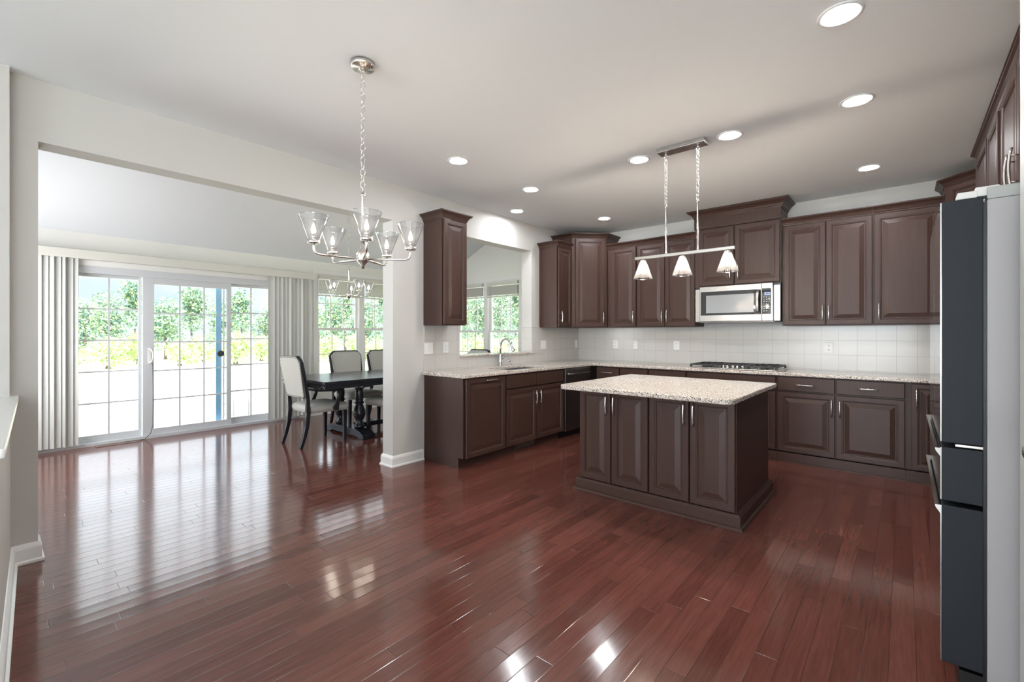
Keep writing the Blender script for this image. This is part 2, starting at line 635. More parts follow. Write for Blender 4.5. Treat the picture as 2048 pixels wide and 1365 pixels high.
    def rings(self, rect, steps):
        """nested rectangles in XZ; steps = (inset, y); ends with a flat centre"""
        x0, x1, z0, z1 = rect
        prev = None
        for ins, y in steps:
            cur = [self.bm.verts.new(p) for p in ((x0 + ins, y, z0 + ins), (x1 - ins, y, z0 + ins), (x1 - ins, y, z1 - ins), (x0 + ins, y, z1 - ins))]
            if prev is None:
                self.bm.faces.new(cur[::-1])
            else:
                for k in range(4):
                    self.bm.faces.new((prev[k], prev[(k + 1) % 4], cur[(k + 1) % 4], cur[k]))
            prev = cur
        self.bm.faces.new(prev)
        return self

    def sweep(self, path, prof, closed_ends=True):
        """profile (outward offset, z) swept along an XY path; outward is right of travel"""
        n = len(path)
        P = [Vector((p[0], p[1])) for p in path]
        rows = []
        for i in range(n):
            if i == 0:
                d = (P[1] - P[0]).normalized()
                nrm = Vector((d.y, -d.x))
                k = 1.0
            elif i == n - 1:
                d = (P[-1] - P[-2]).normalized()
                nrm = Vector((d.y, -d.x))
                k = 1.0
            else:
                d1 = (P[i] - P[i - 1]).normalized()
                d2 = (P[i + 1] - P[i]).normalized()
                n1, n2 = Vector((d1.y, -d1.x)), Vector((d2.y, -d2.x))
                nrm = (n1 + n2).normalized()
                k = 1.0 / max(0.3, nrm.dot(n1))
            rows.append([self.bm.verts.new((P[i].x + nrm.x * o * k, P[i].y + nrm.y * o * k, z)) for o, z in prof])
        m = len(prof)
        for i in range(n - 1):
            for j in range(m):
                self.bm.faces.new((rows[i][j], rows[i][(j + 1) % m], rows[i + 1][(j + 1) % m], rows[i + 1][j]))
        if closed_ends:
            self.bm.faces.new(rows[0][::-1])
            self.bm.faces.new(rows[-1])
        return self

    def build(self, name, m, parent=None, loc=None, bevel=None, smooth_angle=None, recalc=True):
        if recalc:
            bmesh.ops.recalc_face_normals(self.bm, faces=self.bm.faces)
        me = bpy.data.meshes.new(name)
        self.bm.to_mesh(me)
        self.bm.free()
        o = bpy.data.objects.new(name, me)
        COL.objects.link(o)
        me.materials.append(m)
        if parent is not None:
            o.parent = parent
        if loc is not None:
            o.location = loc
        if bevel:
            md = o.modifiers.new('edge_softening', 'BEVEL')
            md.width = bevel
            md.segments = 2
            md.limit_method = 'ANGLE'
            md.angle_limit = R(40)
        return o

def tag(o, label=None, cat=None, group=None, kind=None):
    if label:
        o['label'] = label
    if cat:
        o['category'] = cat
    if group:
        o['group'] = group
    if kind:
        o['kind'] = kind
    return o

def empty(name, loc, rz=0.0, parent=None):
    o = bpy.data.objects.new(name, None)
    o.empty_display_size = 0.1
    COL.objects.link(o)
    o.location = loc
    o.rotation_euler = (0, 0, rz)
    if parent is not None:
        o.parent = parent
    return o

def thing(name, label, cat, loc, rz=0.0, group=None):
    return tag(empty(name, loc, rz), label, cat, group)

def copy_tree(o, parent=None):
    c = o.copy()
    COL.objects.link(c)
    c.parent = parent
    for ch in list(o.children):
        copy_tree(ch, c)
    return c

def struct(name, mb, m, parent=None, bevel=None, label=None):
    o = mb.build(name, m, parent, bevel=bevel)
    if parent is None:
        tag(o, kind='structure')
    return o

CEIL = 2.773
OPEN_Z = 2.418          # head of the dining opening and of the pass-through
WT = 0.17               # thickness of the wall between kitchen and sunroom

# ================================================================ SETTING
struct('floor', MB().box(-3.5, 8.0, -18.0, 0.35, -0.12, 0.0), M_FLOOR)
struct('floor_bounce_sheet', MB().box(0.08, 7.99, -17.99, -6.35, 0.0005, 0.012), M_BOUNCE)  # unseen pale sheet added to bounce rear light up to the ceiling
struct('ceiling', MB().box(-0.0, 8.0, -18.0, 0.15, CEIL, CEIL + 0.15), M_CEIL)

# wall between kitchen and sunroom, with the wide dining opening and the pass-through over the sink
wl = MB().cells([-6.5, -5.845, -5.733, -3.332, -2.461, -1.152, 0.2], [0, 1.045, OPEN_Z, 3.3],
                [(-5.733, -3.332, 0, OPEN_Z), (-2.461, -1.152, 1.045, OPEN_Z)],
                lambda u, v, t: Vector((t, u, v)), 0.0, -WT)
struct('wall_left', wl, M_WALL)
struct('wall_rear_left', MB().box(-0.17, 0.075, -18.0, -5.845, 0, CEIL), M_WALL)
struct('wall_back', MB().box(-0.0, 4.9, 0.0, 0.15, 0, CEIL), M_WALL)
struct('wall_right', MB().box(4.66, 4.9, -3.70, 0.0, 0, CEIL), M_WALL)
# wall with the door beside the fridge
dw_ = MB().cells([-5.4, -5.02, -4.165, -3.70], [0, 2.42, CEIL], [(-5.02, -4.165, 0, 2.42)], lambda u, v, t: Vector((t, u, v)), 4.07, 4.66)
struct('wall_door_side', dw_, M_TRIM)
SWN = [(-10.5, -8.7), (-8.4, -6.6)]  # unseen side window openings, added to light the left wall
struct('wall_far_right', MB().cells([-18.0, -10.5, -8.7, -8.4, -6.6, -5.4], [0, 0.30, 2.30, CEIL], [(a, c, 0.30, 2.30) for a, c in SWN], lambda u, v, t: Vector((t, u, v)), 8.0, 8.15), M_WALL)
struct('wall_family', MB().box(4.66, 8.0, -5.55, -5.4, 0, CEIL), M_WALL)

# low wall with a white cap
a_h = math.atan2(-0.0464, 1.0)
hm = Matrix.Translation((0.0, -5.838, 0)) @ Matrix.Rotation(a_h, 4, 'Z')
b = MB()
b.box(0.075, 1.7, -0.12, 0.0, 0, 0.928, mtx=hm)
struct('wall_half', b, M_WALL)
b = MB()
b.box(0.0, 1.74, -0.15, 0.03, 0.930, 0.960, bev=0.006, mtx=hm)
struct('trim_1', b, M_TRIM)

# baseboards
BB = [(0, 0.0), (0.026, 0.0), (0.026, 0.012), (0.016, 0.02), (0.016, 0.082), (0.012, 0.094), (0.004, 0.108), (0, 0.11)]
def baseboard(name, path):
    return struct(name, MB().sweep(path[::-1], BB), M_TRIM)
baseboard('baseboard_pillar', [(0.0, -2.965), (0.0, -3.332), (-WT, -3.332), (-WT, -2.5)])
b = MB()
b.sweep([(-WT, -6.2), (-WT, -5.733), (0.0, -5.733), (0.0, -5.836)][::-1], BB)
struct('baseboard_left', b, M_TRIM)
pa = hm @ Vector((0.0, 0.0, 0))
pb = hm @ Vector((1.7, 0.0, 0))
baseboard('baseboard_half_wall', [(pa.x, pa.y), (pb.x, pb.y)])
baseboard('baseboard_sunroom', [(-3.35, -6.2), (-3.35, -5.62)][::-1])
baseboard('baseboard_sunroom_window', [(-3.35, -2.74), (-3.35, 0.2)][::-1])

# sunroom shell
SX = -3.35
SEND, SNEAR = 0.2, -6.4
EAVE, RIDGE_X, RIDGE = 2.465, -1.77, 3.17
SL = (-5.60, -2.78, 0.0, 2.115)          # slider opening  (y0, y1, z0, z1)
WN = (-2.47, -0.87, 0.52, 2.275)         # double window opening
b = MB().cells([SNEAR, SL[0], SL[1], WN[0], WN[1], SEND + 0.15], [0, WN[2], SL[3], WN[3], EAVE + 0.1],
               [SL, WN], lambda u, v, t: Vector((t, u, v)), SX, SX - 0.16)
struct('wall_sunroom_far', b, M_SUNWALL)
GX0, GX1 = -3.00, -1.34
b = MB().cells([SX, GX0, GX1, -WT], [0, 0.52, 2.275, EAVE], [(GX0, GX1, 0.52, 2.275)], lambda u, v, t: Vector((u, t, v)), SEND, SEND + 0.15)
b.extrude_poly([(SX, SEND, EAVE), (-WT, SEND, EAVE), (RIDGE_X, SEND, RIDGE)], (0, 0.15, 0))
struct('wall_sunroom_end', b, M_SUNWALL)
b = MB().cells([SX, GX0, GX1, -WT], [0, 0.52, 2.275, EAVE], [(GX0, GX1, 0.52, 2.275)], lambda u, v, t: Vector((u, t, v)), SNEAR, SNEAR - 0.15)
b.extrude_poly([(SX, SNEAR, EAVE), (-WT, SNEAR, EAVE), (RIDGE_X, SNEAR, RIDGE)], (0, -0.15, 0))
struct('wall_sunroom_near', b, M_SUNWALL)
b = MB()
b.extrude_poly([(SX - 0.3, SNEAR - 0.15, EAVE - 0.133), (RIDGE_X, SNEAR - 0.15, RIDGE), (RIDGE_X, SNEAR - 0.15, RIDGE + 0.15), (SX - 0.3, SNEAR - 0.15, EAVE + 0.03)], (0, 7.0, 0))
b.extrude_poly([(RIDGE_X, SNEAR - 0.15, RIDGE), (-WT, SNEAR - 0.15, EAVE), (-WT, SNEAR - 0.15, EAVE + 0.15), (RIDGE_X, SNEAR - 0.15, RIDGE + 0.15)], (0, 7.0, 0))
struct('ceiling_sunroom', b, M_SUNCEIL)

# unseen family room end, set far back; tall windows added for brightness
RW = [(0.5, 2.7), (3.0, 5.2), (5.5, 7.7)]
b = MB().cells([0.0, 0.5, 2.7, 3.0, 5.2, 5.5, 7.7, 8.0], [0, 0.25, 2.6, CEIL], [(a, c, 0.25, 2.6) for a, c in RW], lambda u, v, t: Vector((u, t, v)), -18.0, -18.15)
struct('wall_family_end', b, M_WALL)

def sash(mb, x0, x1, z0, z1, y0, y1, st, cols, rows, mt=0.016):
    mb.box(x0, x0 + st, y0, y1, z0, z1)
    mb.box(x1 - st, x1, y0, y1, z0, z1)
    mb.box(x0 + st, x1 - st, y0, y1, z0, z0 + st)
    mb.box(x0 + st, x1 - st, y0, y1, z1 - st, z1)
    ym = (y0 + y1) / 2
    for i in range(1, cols):
        x = x0 + st + (x1 - x0 - 2 * st) * i / cols
        mb.box(x - mt / 2, x + mt / 2, ym - 0.008, ym + 0.008, z0 + st, z1 - st)
    for i in range(1, rows):
        z = z0 + st + (z1 - z0 - 2 * st) * i / rows
        mb.box(x0 + st, x1 - st, ym - 0.009, ym + 0.009, z - mt / 2, z + mt / 2)
    return mb

def double_window(name, loc, rz, width, z0, z1, zmid):
    """two double-hung units side by side; inside faces local -Y; local X runs 0..width"""
    root = tag(empty(name, loc, rz), kind='structure')
    c = 0.062
    b = MB()
    b.box(-c, 0, -0.018, 0, z0 - 0.03, z1 + c, bev=0.003)
    b.box(width, width + c, -0.018, 0, z0 - 0.03, z1 + c, bev=0.003)
    b.box(0, width, -0.018, 0, z1, z1 + c, bev=0.003)
    b.build('casing', M_TRIM, root)
    b = MB()
    b.box(-c - 0.02, width + c + 0.02, -0.05, 0.02, z0 - 0.03, z0 - 0.001, bev=0.004)
    b.box(-c, width + c, -0.015, 0, z0 - 0.10, z0 - 0.031)
    b.build('sill', M_TRIM, root)
    b = MB()
    f = 0.025
    b.box(0, f, 0.0, 0.13, z0, z1)
    b.box(width - f, width, 0.0, 0.13, z0, z1)
    b.box(f, width - f, 0.0, 0.13, z1 - f, z1)
    b.box(f, width - f, 0.0, 0.13, z0, z0 + f)
    b.box(width / 2 - 0.05, width / 2 + 0.05, 0.0, 0.13, z0 + f, z1 - f)
    b.build('frame', M_TRIM, root)
    for x0, x1 in ((f, width / 2 - 0.05), (width / 2 + 0.05, width - f)):
        u = sash(MB(), x0, x1, zmid - 0.02, z1 - f, 0.075, 0.115, 0.032, 3, 2).build('upper_sash', M_TRIM, root)
        MB().box(x0 + 0.03, x1 - 0.03, 0.093, 0.097, zmid, z1 - f - 0.03).build('pane', M_PANE, u)
        l = sash(MB(), x0, x1, z0 + f, zmid + 0.02, 0.03, 0.07, 0.036, 3, 2).build('lower_sash', M_TRIM, root)
        MB().box(x0 + 0.03, x1 - 0.03, 0.048, 0.052, z0 + f + 0.03, zmid - 0.01).build('pane', M_PANE, l)
        b = MB().box((x0 + x1) / 2 - 0.03, (x0 + x1) / 2 + 0.03, 0.02, 0.035, zmid + 0.02, zmid + 0.035)
        b.build('sash_lock', M_TRIM, l)
    return root
# inside of the far wall faces +X  (local -Y -> +X : rotate +90)
double_window('window_1', (SX, WN[0], 0), R(90), WN[1] - WN[0], WN[2], WN[3], 1.385)
# inside of the end wall faces -Y
double_window('window_2', (GX0, SEND, 0), 0.0, GX1 - GX0, 0.52, 2.275, 1.35)
double_window('window_6', (GX1, SNEAR, 0), R(180), GX1 - GX0, 0.52, 2.275, 1.35)  # unseen window added in the near gable for extra sunroom light
for k, (x0, x1) in enumerate(RW):  # sashes of the rear windows added to brighten the room
    r_ = tag(empty('window_%d' % (k + 3), (x0, -18.0, 0)), kind='structure')
    s = sash(MB(), 0, x1 - x0, 0.25, 2.6, -0.12, -0.06, 0.05, 3, 2, 0.03).build('frame', M_TRIM, r_)
    MB().box(0.04, x1 - x0 - 0.04, -0.092, -0.088, 0.29, 2.56).build('pane', M_PANE, s)

for k, (y0_, y1_) in enumerate(SWN):  # sashes of the added side windows, out of view
    r_ = tag(empty('window_%d' % (k + 7), (8.0, y1_, 0), R(-90)), kind='structure')
    s = sash(MB(), 0, y1_ - y0_, 0.30, 2.30, 0.06, 0.12, 0.05, 2, 2, 0.03).build('frame', M_TRIM, r_)
    MB().box(0.04, y1_ - y0_ - 0.04, 0.088, 0.092, 0.34, 2.26).build('pane', M_PANE, s)

# sliding patio door in the far wall (inside faces +X)
sl = tag(empty('door_1', (SX, SL[0], 0), R(90)), kind='structure')
SW = SL[1] - SL[0]
b = MB()
b.box(0, 0.045, 0.0, 0.15, 0, SL[3])
b.box(SW - 0.045, SW, 0.0, 0.15, 0, SL[3])
b.box(0.045, SW - 0.045, 0.0, 0.15, SL[3] - 0.075, SL[3])
b.box(0.045, SW - 0.045, 0.0, 0.066, SL[3] - 0.102, SL[3] - 0.075)
b.box(0.0, SW, -0.012, 0.16, 0.0, 0.035)
b.build('frame', M_VINYL, sl)
b = MB()
b.box(-0.02, SW + 0.02, -0.016, 0.0, SL[3] - 0.02, SL[3] + 0.045, bev=0.003)
b.build('head_casing', M_TRIM, sl)
def lp(y):
    return y - SL[0]
def slider_panel(y0, y1, d0, d1, z0, z1, st_l, st_r, bot, top, name):
    b = MB()
    x0, x1 = lp(y0), lp(y1)
    b.box(x0, x0 + st_l, d0, d1, z0, z1, bev=0.004)
    b.box(x1 - st_r, x1, d0, d1, z0, z1, bev=0.004)
    b.box(x0 + st_l, x1 - st_r, d0, d1, z0, z0 + bot)
    b.box(x0 + st_l, x1 - st_r, d0, d1, z1 - top, z1)
    gx0, gx1, gz0, gz1 = x0 + st_l, x1 - st_r, z0 + bot, z1 - top
    ym = (d0 + d1) / 2
    for i in range(1, 3):
        x = gx0 + (gx1 - gx0) * i / 3
        b.box(x - 0.009, x + 0.009, ym - 0.008, ym + 0.008, gz0, gz1)
    for i in range(1, 5):
        z = gz0 + (gz1 - gz0) * i / 5
        b.box(gx0, gx1, ym - 0.0095, ym + 0.0095, z - 0.009, z + 0.009)
    o = b.build(name, M_VINYL, sl)
    MB().box(gx0 - 0.005, gx1 + 0.005, ym - 0.002, ym + 0.002, gz0 - 0.005, gz1 + 0.005).build('pane', M_PANE, o)
    return o
slider_panel(-5.57, -4.665, 0.075, 0.115, 0.035, 2.045, 0.05, 0.035, 0.075, 0.07, 'fixed_panel')
sp_ = slider_panel(-4.665, -3.685, 0.02, 0.06, 0.035, 2.015, 0.112, 0.055, 0.075, 0.085, 'sliding_panel')
slider_panel(-3.70, -2.81, 0.075, 0.115, 0.035, 2.045, 0.016, 0.05, 0.085, 0.07, 'fixed_panel')
hx = lp(-4.60)
b = MB()
b.box(hx - 0.016, hx + 0.016, 0.012, 0.022, 0.93, 1.13, bev=0.004)
b.tube([(hx, 0.015, 0.945), (hx + 0.01, -0.02, 0.95), (hx + 0.02, -0.045, 0.985), (hx + 0.022, -0.05, 1.03), (hx + 0.02, -0.045, 1.075), (hx + 0.01, -0.02, 1.11), (hx, 0.015, 1.115)], 0.010)
tag(b.build('handle', M_WHITE, sp_), 'white D-shaped pull handle')
b = MB().box(lp(-3.845), lp(-3.775), 0.122, 0.145, 0.03, 2.04, bev=0.004)
ss = b.build('screen_stile', M_BLUE, sl)
ss['label'] = 'blue edge of the sliding screen'
MB().box(lp(-3.755), lp(-3.74), 0.122, 0.145, 0.03, 2.04).build('screen_edge', M_VINYL, sl)
b = MB().lathe([(0.001, -0.006), (0.038, -0.006), (0.042, 0.0), (0.038, 0.006), (0.001, 0.006)], (0, 0, 0), 24, Matrix.Translation((lp(-3.785), 0.12, 1.03)) @ Matrix.Rotation(R(90), 4, 'X'))
b.build('latch_disc', M_BLACK, ss)

# white door with knob beside the fridge
dr = tag(empty('door_2', (4.07, -4.165, 0), 0), kind='structure')
b = MB()
b.box(0.004, 0.04, -0.852, -0.003, 0.01, 2.415, bev=0.002)
b.build('leaf', M_TRIM, dr)
b = MB()
b.box(-0.014, 0.0, 0.003, 0.070, 0.0, 2.49)
b.box(-0.014, 0.0, -0.925, -0.858, 0.0, 2.49)
b.box(-0.014, 0.0, -0.858, 0.003, 2.423, 2.49)
b.build('casing', M_TRIM, dr)
b = MB().lathe([(0.026, 0.0), (0.026, 0.006), (0.011, 0.01), (0.010, 0.028), (0.022, 0.036), (0.029, 0.048), (0.027, 0.060), (0.012, 0.068), (0.001, 0.069)], (0, 0, 0), 24,
               Matrix.Translation((0.004, -0.062, 1.010)) @ Matrix.Rotation(R(-90), 4, 'Y'))
b.build('knob', M_NICKEL, dr)

# ================================================================ CABINETS
DT = 0.020      # door thickness
def pull(parent, x, y, z, horizontal=False, length=0.16):
    b = MB()
    n = 9
    pts = []
    for i in range(n):
        t = -1 + 2 * i / (n - 1)
        pts.append((0, -0.024 - 0.010 * (1 - t * t), t * length / 2))
    b.tube(pts, 0.0058, 8)
    for s in (-1, 1):
        b.tube([(0, 0.0, s * length * 0.31), (0, -0.030, s * length * 0.31)], 0.0042, 8)
    o = b.build('handle', M_NICKEL, parent)
    o.location = (x, y, z)
    if horizontal:
        o.rotation_euler = (0, R(90), 0)
    return o

def front(root, kind, x0, x1, z0, z1, yf, handle=None, name=None):
    """a door, drawer or panel with its face at y = yf - DT, back at yf"""
    b = MB()
    y0, y1 = yf, yf - DT
    x0, x1, z0, z1 = x0 + 0.0015, x1 - 0.0015, z0 + 0.0015, z1 - 0.0015
    w_, h_ = x1 - x0, z1 - z0
    if kind == 'slab':
        b.rings((x0, x1, z0, z1), [(0, y0), (0, y1 + 0.004), (0.004, y1)])
    else:
        s = min(0.055, w_ * 0.26)
        r_ = min(0.034, w_ * 0.16)
        b.rings((x0, x1, z0, z1), [(0, y0), (0, y1 + 0.003), (0.003, y1), (s - 0.013, y1), (s - 0.010, y1 + 0.0035), (s - 0.004, y1 + 0.0040),
                                   (s, y1 + 0.0115), (s + 0.008, y1 + 0.0115), (s + 0.008 + r_, y1 + 0.003), (s + 0.011 + r_, y1 + 0.0022)])
    o = b.build(name or ('drawer' if kind == 'slab' else 'door'), M_WOOD, root)
    if handle:
        hx, hz, horiz = handle[:3]
        pull(o, hx, y1, hz, horiz, handle[3] if len(handle) > 3 else 0.16)
    return o

def crown_prof(z0, z1, p):
    h = z1 - z0
    return [(0.0, z0), (0.10 * p, z0), (0.16 * p, z0 + 0.16 * h), (0.22 * p, z0 + 0.20 * h), (0.34 * p, z0 + 0.42 * h), (0.58 * p, z0 + 0.64 * h),
            (0.84 * p, z0 + 0.76 * h), (0.90 * p, z0 + 0.84 * h), (1.0 * p, z0 + 0.86 * h), (1.0 * p, z1), (0.0, z1)]

def wall_cabinet(label, loc, rz, w_, d, z0, z1, doors, crown=None, group=None, ends=(True, True), name='wall_cabinet'):
    root = thing(name, label, 'kitchen cabinet', loc, rz, group)
    b = MB()
    b.box(0.0, w_, -d + 0.010, -0.004, z0, z1)
    b.build('body', M_WOOD, root)
    for (x0, x1, a, c, hd) in doors:
        front(root, 'door', x0, x1, a, c, -d - 0.001, hd)
    if crown:
        zt, p = crown
        path = [(w_, -d)] if not ends[1] else [(w_, -0.004), (w_, -d)]
        path = ([(0, -0.004), (0, -d)] if ends[0] else [(0, -d)]) + path[::-1]
        b = MB().sweep(path, crown_prof(z1, zt, p))
        b.build('crown_moulding', M_WOOD, root)
    return root

UZ0, UZ1, UC = 1.394, 2.466, 2.540
RZL = R(90)        # cabinets on the left wall face +X
D_UP = 0.325
# 1 tall narrow one beside the pillar
wall_cabinet('tall narrow dark wall cabinet standing alone between the white pillar and the pass-through', (0.0, -2.962, 0), RZL, 0.322, D_UP - DT, UZ0, UZ1,
             [(0.006, 0.316, UZ0 + 0.006, UZ1 - 0.008, None)], (UC, 0.052))
# 2 past the pass-through
wall_cabinet('narrow dark wall cabinet between the pass-through and the corner cabinet', (0.0, -0.985, 0), RZL, 0.315, D_UP - DT, UZ0, UZ1,
             [(0.008, 0.310, UZ0 + 0.006, UZ1 - 0.008, (0.045, 1.53, False))], (UC, 0.052), ends=(True, False))
# 3 run between the corner and the microwave
wall_cabinet('single-door dark wall cabinet just along from the tall corner cabinet by the sink', (0.672, 0, 0), 0, 0.436, D_UP - DT, UZ0, UZ1,
             [(0.07, 0.428, UZ0 + 0.006, UZ1 - 0.008, (0.40, 1.53, False))], (UC, 0.052), ends=(False, False))
wall_cabinet('two-door dark wall cabinet directly beside the microwave on its sink side', (1.109, 0, 0), 0, 0.760, D_UP - DT, UZ0, UZ1,
             [(0.006, 0.380, UZ0 + 0.006, UZ1 - 0.008, (0.352, 1.53, False)), (0.386, 0.756, UZ0 + 0.006, UZ1 - 0.008, (0.414, 1.53, False))], (UC, 0.052), ends=(False, False))
# 4 raised cabinet over the microwave
mwc = thing('wall_cabinet', 'raised two-door dark cabinet with tall crown directly above the microwave', 'kitchen cabinet', (1.872, 0, 0))
MB().box(0, 0.910, -0.335, -0.004, 1.865, 2.675).build('body', M_WOOD, mwc)
front(mwc, 'door', 0.050, 0.442, 1.872, 2.540, -0.346, (0.405, 2.01, False))
front(mwc, 'door', 0.452, 0.900, 1.872, 2.540, -0.346, (0.490, 2.01, False))
MB().sweep([(0, -0.004), (0, -0.345), (0.910, -0.345), (0.910, -0.004)], crown_prof(2.672, CEIL - 0.004, 0.075)).build('crown_moulding', M_WOOD, mwc)
MB().box(-0.001, 0.911, -0.366, -0.345, 2.55, 2.672).build('frieze', M_WOOD, mwc)
# 5 run right of the microwave
wall_cabinet('two-door dark wall cabinet directly beside the microwave on its fridge side', (2.784, 0, 0), 0, 0.768, D_UP - DT, UZ0, UZ1,
             [(0.018, 0.388, UZ0 + 0.006, UZ1 - 0.008, (0.366, 1.52, False)), (0.394, 0.764, UZ0 + 0.006, UZ1 - 0.008, (0.418, 1.52, False))], (UC, 0.052), ends=(False, False))
wall_cabinet('wide single-door dark wall cabinet between the two-door one and the fridge', (3.553, 0, 0), 0, 0.495, D_UP - DT, UZ0, UZ1,
             [(0.008, 0.488, UZ0 + 0.006, UZ1 - 0.008, (0.045, 1.52, False))], (UC, 0.052), ends=(False, False))

def corner_cabinet(label, poly, door_a, door_b, z0, z1, zt, p, crown_path, hside):
    root = thing('corner_cabinet', label, 'kitchen cabinet', (poly[0][0], poly[0][1], 0))
    ox, oy = poly[0]
    MB().prism([(x - ox, y - oy) for x, y in poly], z0, z1).build('body', M_WOOD, root)
    MB().sweep([(x - ox, y - oy) for x, y in crown_path], crown_prof(z1, zt, p)).build('crown_moulding', M_WOOD, root)
    A, B = Vector(door_a), Vector(door_b)
    L_ = (B - A).length
    ang = math.atan2(B.y - A.y, B.x - A.x)
    hold = empty('door_mount', (A.x - ox, A.y - oy, 0), ang)
    bpy.data.objects.remove(hold)
    hd = (L_ - 0.055, 1.53, False) if hside else None
    d_ = front(root, 'door', 0.045, L_ - 0.03, z0 + 0.006, z1 - 0.01, -0.001, hd)
    d_.location = (A.x - ox, A.y - oy, 0)
    d_.rotation_euler = (0, 0, ang)
    return root
e_ = 0.004
corner_cabinet('taller angled corner dark cabinet where the sink wall meets the range wall',
               [(e_, -e_), (e_, -0.668), (0.325, -0.668), (0.668, -0.325), (0.668, -e_)], (0.325, -0.668), (0.668, -0.325),
               UZ0, 2.625, 2.688, 0.052, [(e_, -0.668), (0.325, -0.668), (0.668, -0.325), (0.668, -e_)], True)
XW = 4.656
corner_cabinet('taller angled corner dark cabinet partly hidden behind the top of the fridge',
               [(XW, -e_), (4.052, -e_), (4.052, -0.325), (4.335, -0.610), (XW, -0.610)], (4.052, -0.325), (4.335, -0.610),
               UZ0, 2.615, 2.680, 0.052, [(4.052, -e_), (4.052, -0.325), (4.335, -0.610), (XW, -0.610)], False)
# right wall uppers; cabinets facing -X
RZR = R(-90)
FX = 4.19
wall_cabinet('dark two-door wall cabinet under the ceiling beyond the one over the fridge', (4.655, -1.02, 0), RZR, 1.165, 4.655 - FX - DT, 1.86, 2.61,
             [(0.02, 0.60, 1.87, 2.60, None), (0.64, 1.07, 1.87, 2.60, None)], (2.675, 0.045), ends=(True, False))
wall_cabinet('dark two-door wall cabinet with curved pulls right above the fridge', (4.655, -2.187, 0), RZR, 1.50, 4.655 - FX - DT, 1.86, 2.61,
             [(0.03, 0.505, 1.87, 2.60, (0.455, 2.085, False, 0.2)), (0.515, 1.02, 1.87, 2.60, (0.575, 2.085, False, 0.2))], (2.675, 0.045), ends=(False, False))

def base_cabinet(label, loc, rz, w_, d, fronts, toe='recess', h=0.878, group=None, open_top=False, name='base_cabinet'):
    root = thing(name, label, 'kitchen cabinet', loc, rz, group)
    b = MB()
    if open_top:
        b.box(0, w_, -d + 0.010, -d + 0.02, 0.105, h)
        b.box(0, w_, -0.02, -0.004, 0.105, h)
        b.box(0, 0.018, -d + 0.02, -0.02, 0.105, h)
        b.box(w_ - 0.018, w_, -d + 0.02, -0.02, 0.105, h)
        b.box(0.018, w_ - 0.018, -d + 0.02, -0.02, 0.105, 0.125)
    else:
        b.box(0, w_, -d + 0.010, -0.004, 0.105, h)
    b.box(0, w_, -d + 0.075, -0.004, 0.0, 0.105)
    b.build('body', M_WOOD, root)
    if toe == 'flush':
        b = MB().box(0, w_, -d - 0.012, -d + 0.072, 0.0, 0.10)
        b.box(0, w_, -d - 0.030, -d - 0.012, 0.0, 0.016)
        b.build('plinth', M_WOOD, root)
    for f in fronts:
        front(root, *f[:5], -d - 0.001, f[5] if len(f) > 5 else None, f[6] if len(f) > 6 else None)
    return root
DB = 0.600
# along the sink wall (local x runs from the pillar towards the corner)
y0 = -2.952
base_cabinet('dark base cabinet with one full-height pull-out door at the pillar end of the sink counter', (0, y0, 0), RZL, 0.594, DB,
             [('panel', 0.020, 0.586, 0.105, 0.868, (0.352, 0.842, True))])
sb = base_cabinet('dark two-door sink base cabinet with plain false fronts below the faucet', (0, y0 + 0.595, 0), RZL, 1.068, DB,
             [('slab', 0.006, 0.520, 0.722, 0.868, None, 'false_front'), ('slab', 0.530, 1.060, 0.722, 0.868, None, 'false_front'),
              ('door', 0.006, 0.520, 0.112, 0.712, (0.485, 0.585, False)), ('door', 0.530, 1.060, 0.112, 0.712, (0.565, 0.585, False))], open_top=True)
b = MB()
vx0 = 0.235
b.box(vx0, vx0 + 0.36, -DB + 0.068, -DB + 0.0755, 0.020, 0.088)
for k in range(16):
    b.box(vx0 + 0.015 + k * 0.021, vx0 + 0.026 + k * 0.021, -DB + 0.064, -DB + 0.068, 0.028, 0.080)
vg = b.build('vent_grille', M_DKSTEEL, sb)
vg['label'] = 'grey metal toe-kick air vent'

# dishwasher
dwr = thing('dishwasher', 'stainless dishwasher with a bar handle between the sink cabinet and the corner', 'dishwasher', (0, -1.287, 0), RZL)
MB().box(0.005, 0.600, -0.585, -0.02, 0.10, 0.872).build('body', M_BLACK, dwr)
MB().box(0.005, 0.600, -0.53, -0.10, 0.0, 0.10).build('toe_panel', M_BLACK, dwr)
MB().box(0.004, 0.601, -0.635, -0.587, 0.102, 0.872, bev=0.006).build('door', M_DKSTEEL, dwr)
b = MB()
b.tube([(0.045, -0.655, 0.806), (0.18, -0.672, 0.806), (0.303, -0.678, 0.806), (0.425, -0.672, 0.806), (0.56, -0.655, 0.806)], 0.011, 10)
for xx in (0.05, 0.555):
    b.tube([(xx, -0.632, 0.806), (xx, -0.660, 0.806)], 0.013, 12)
b.build('handle', M_DKSTEEL, dwr)
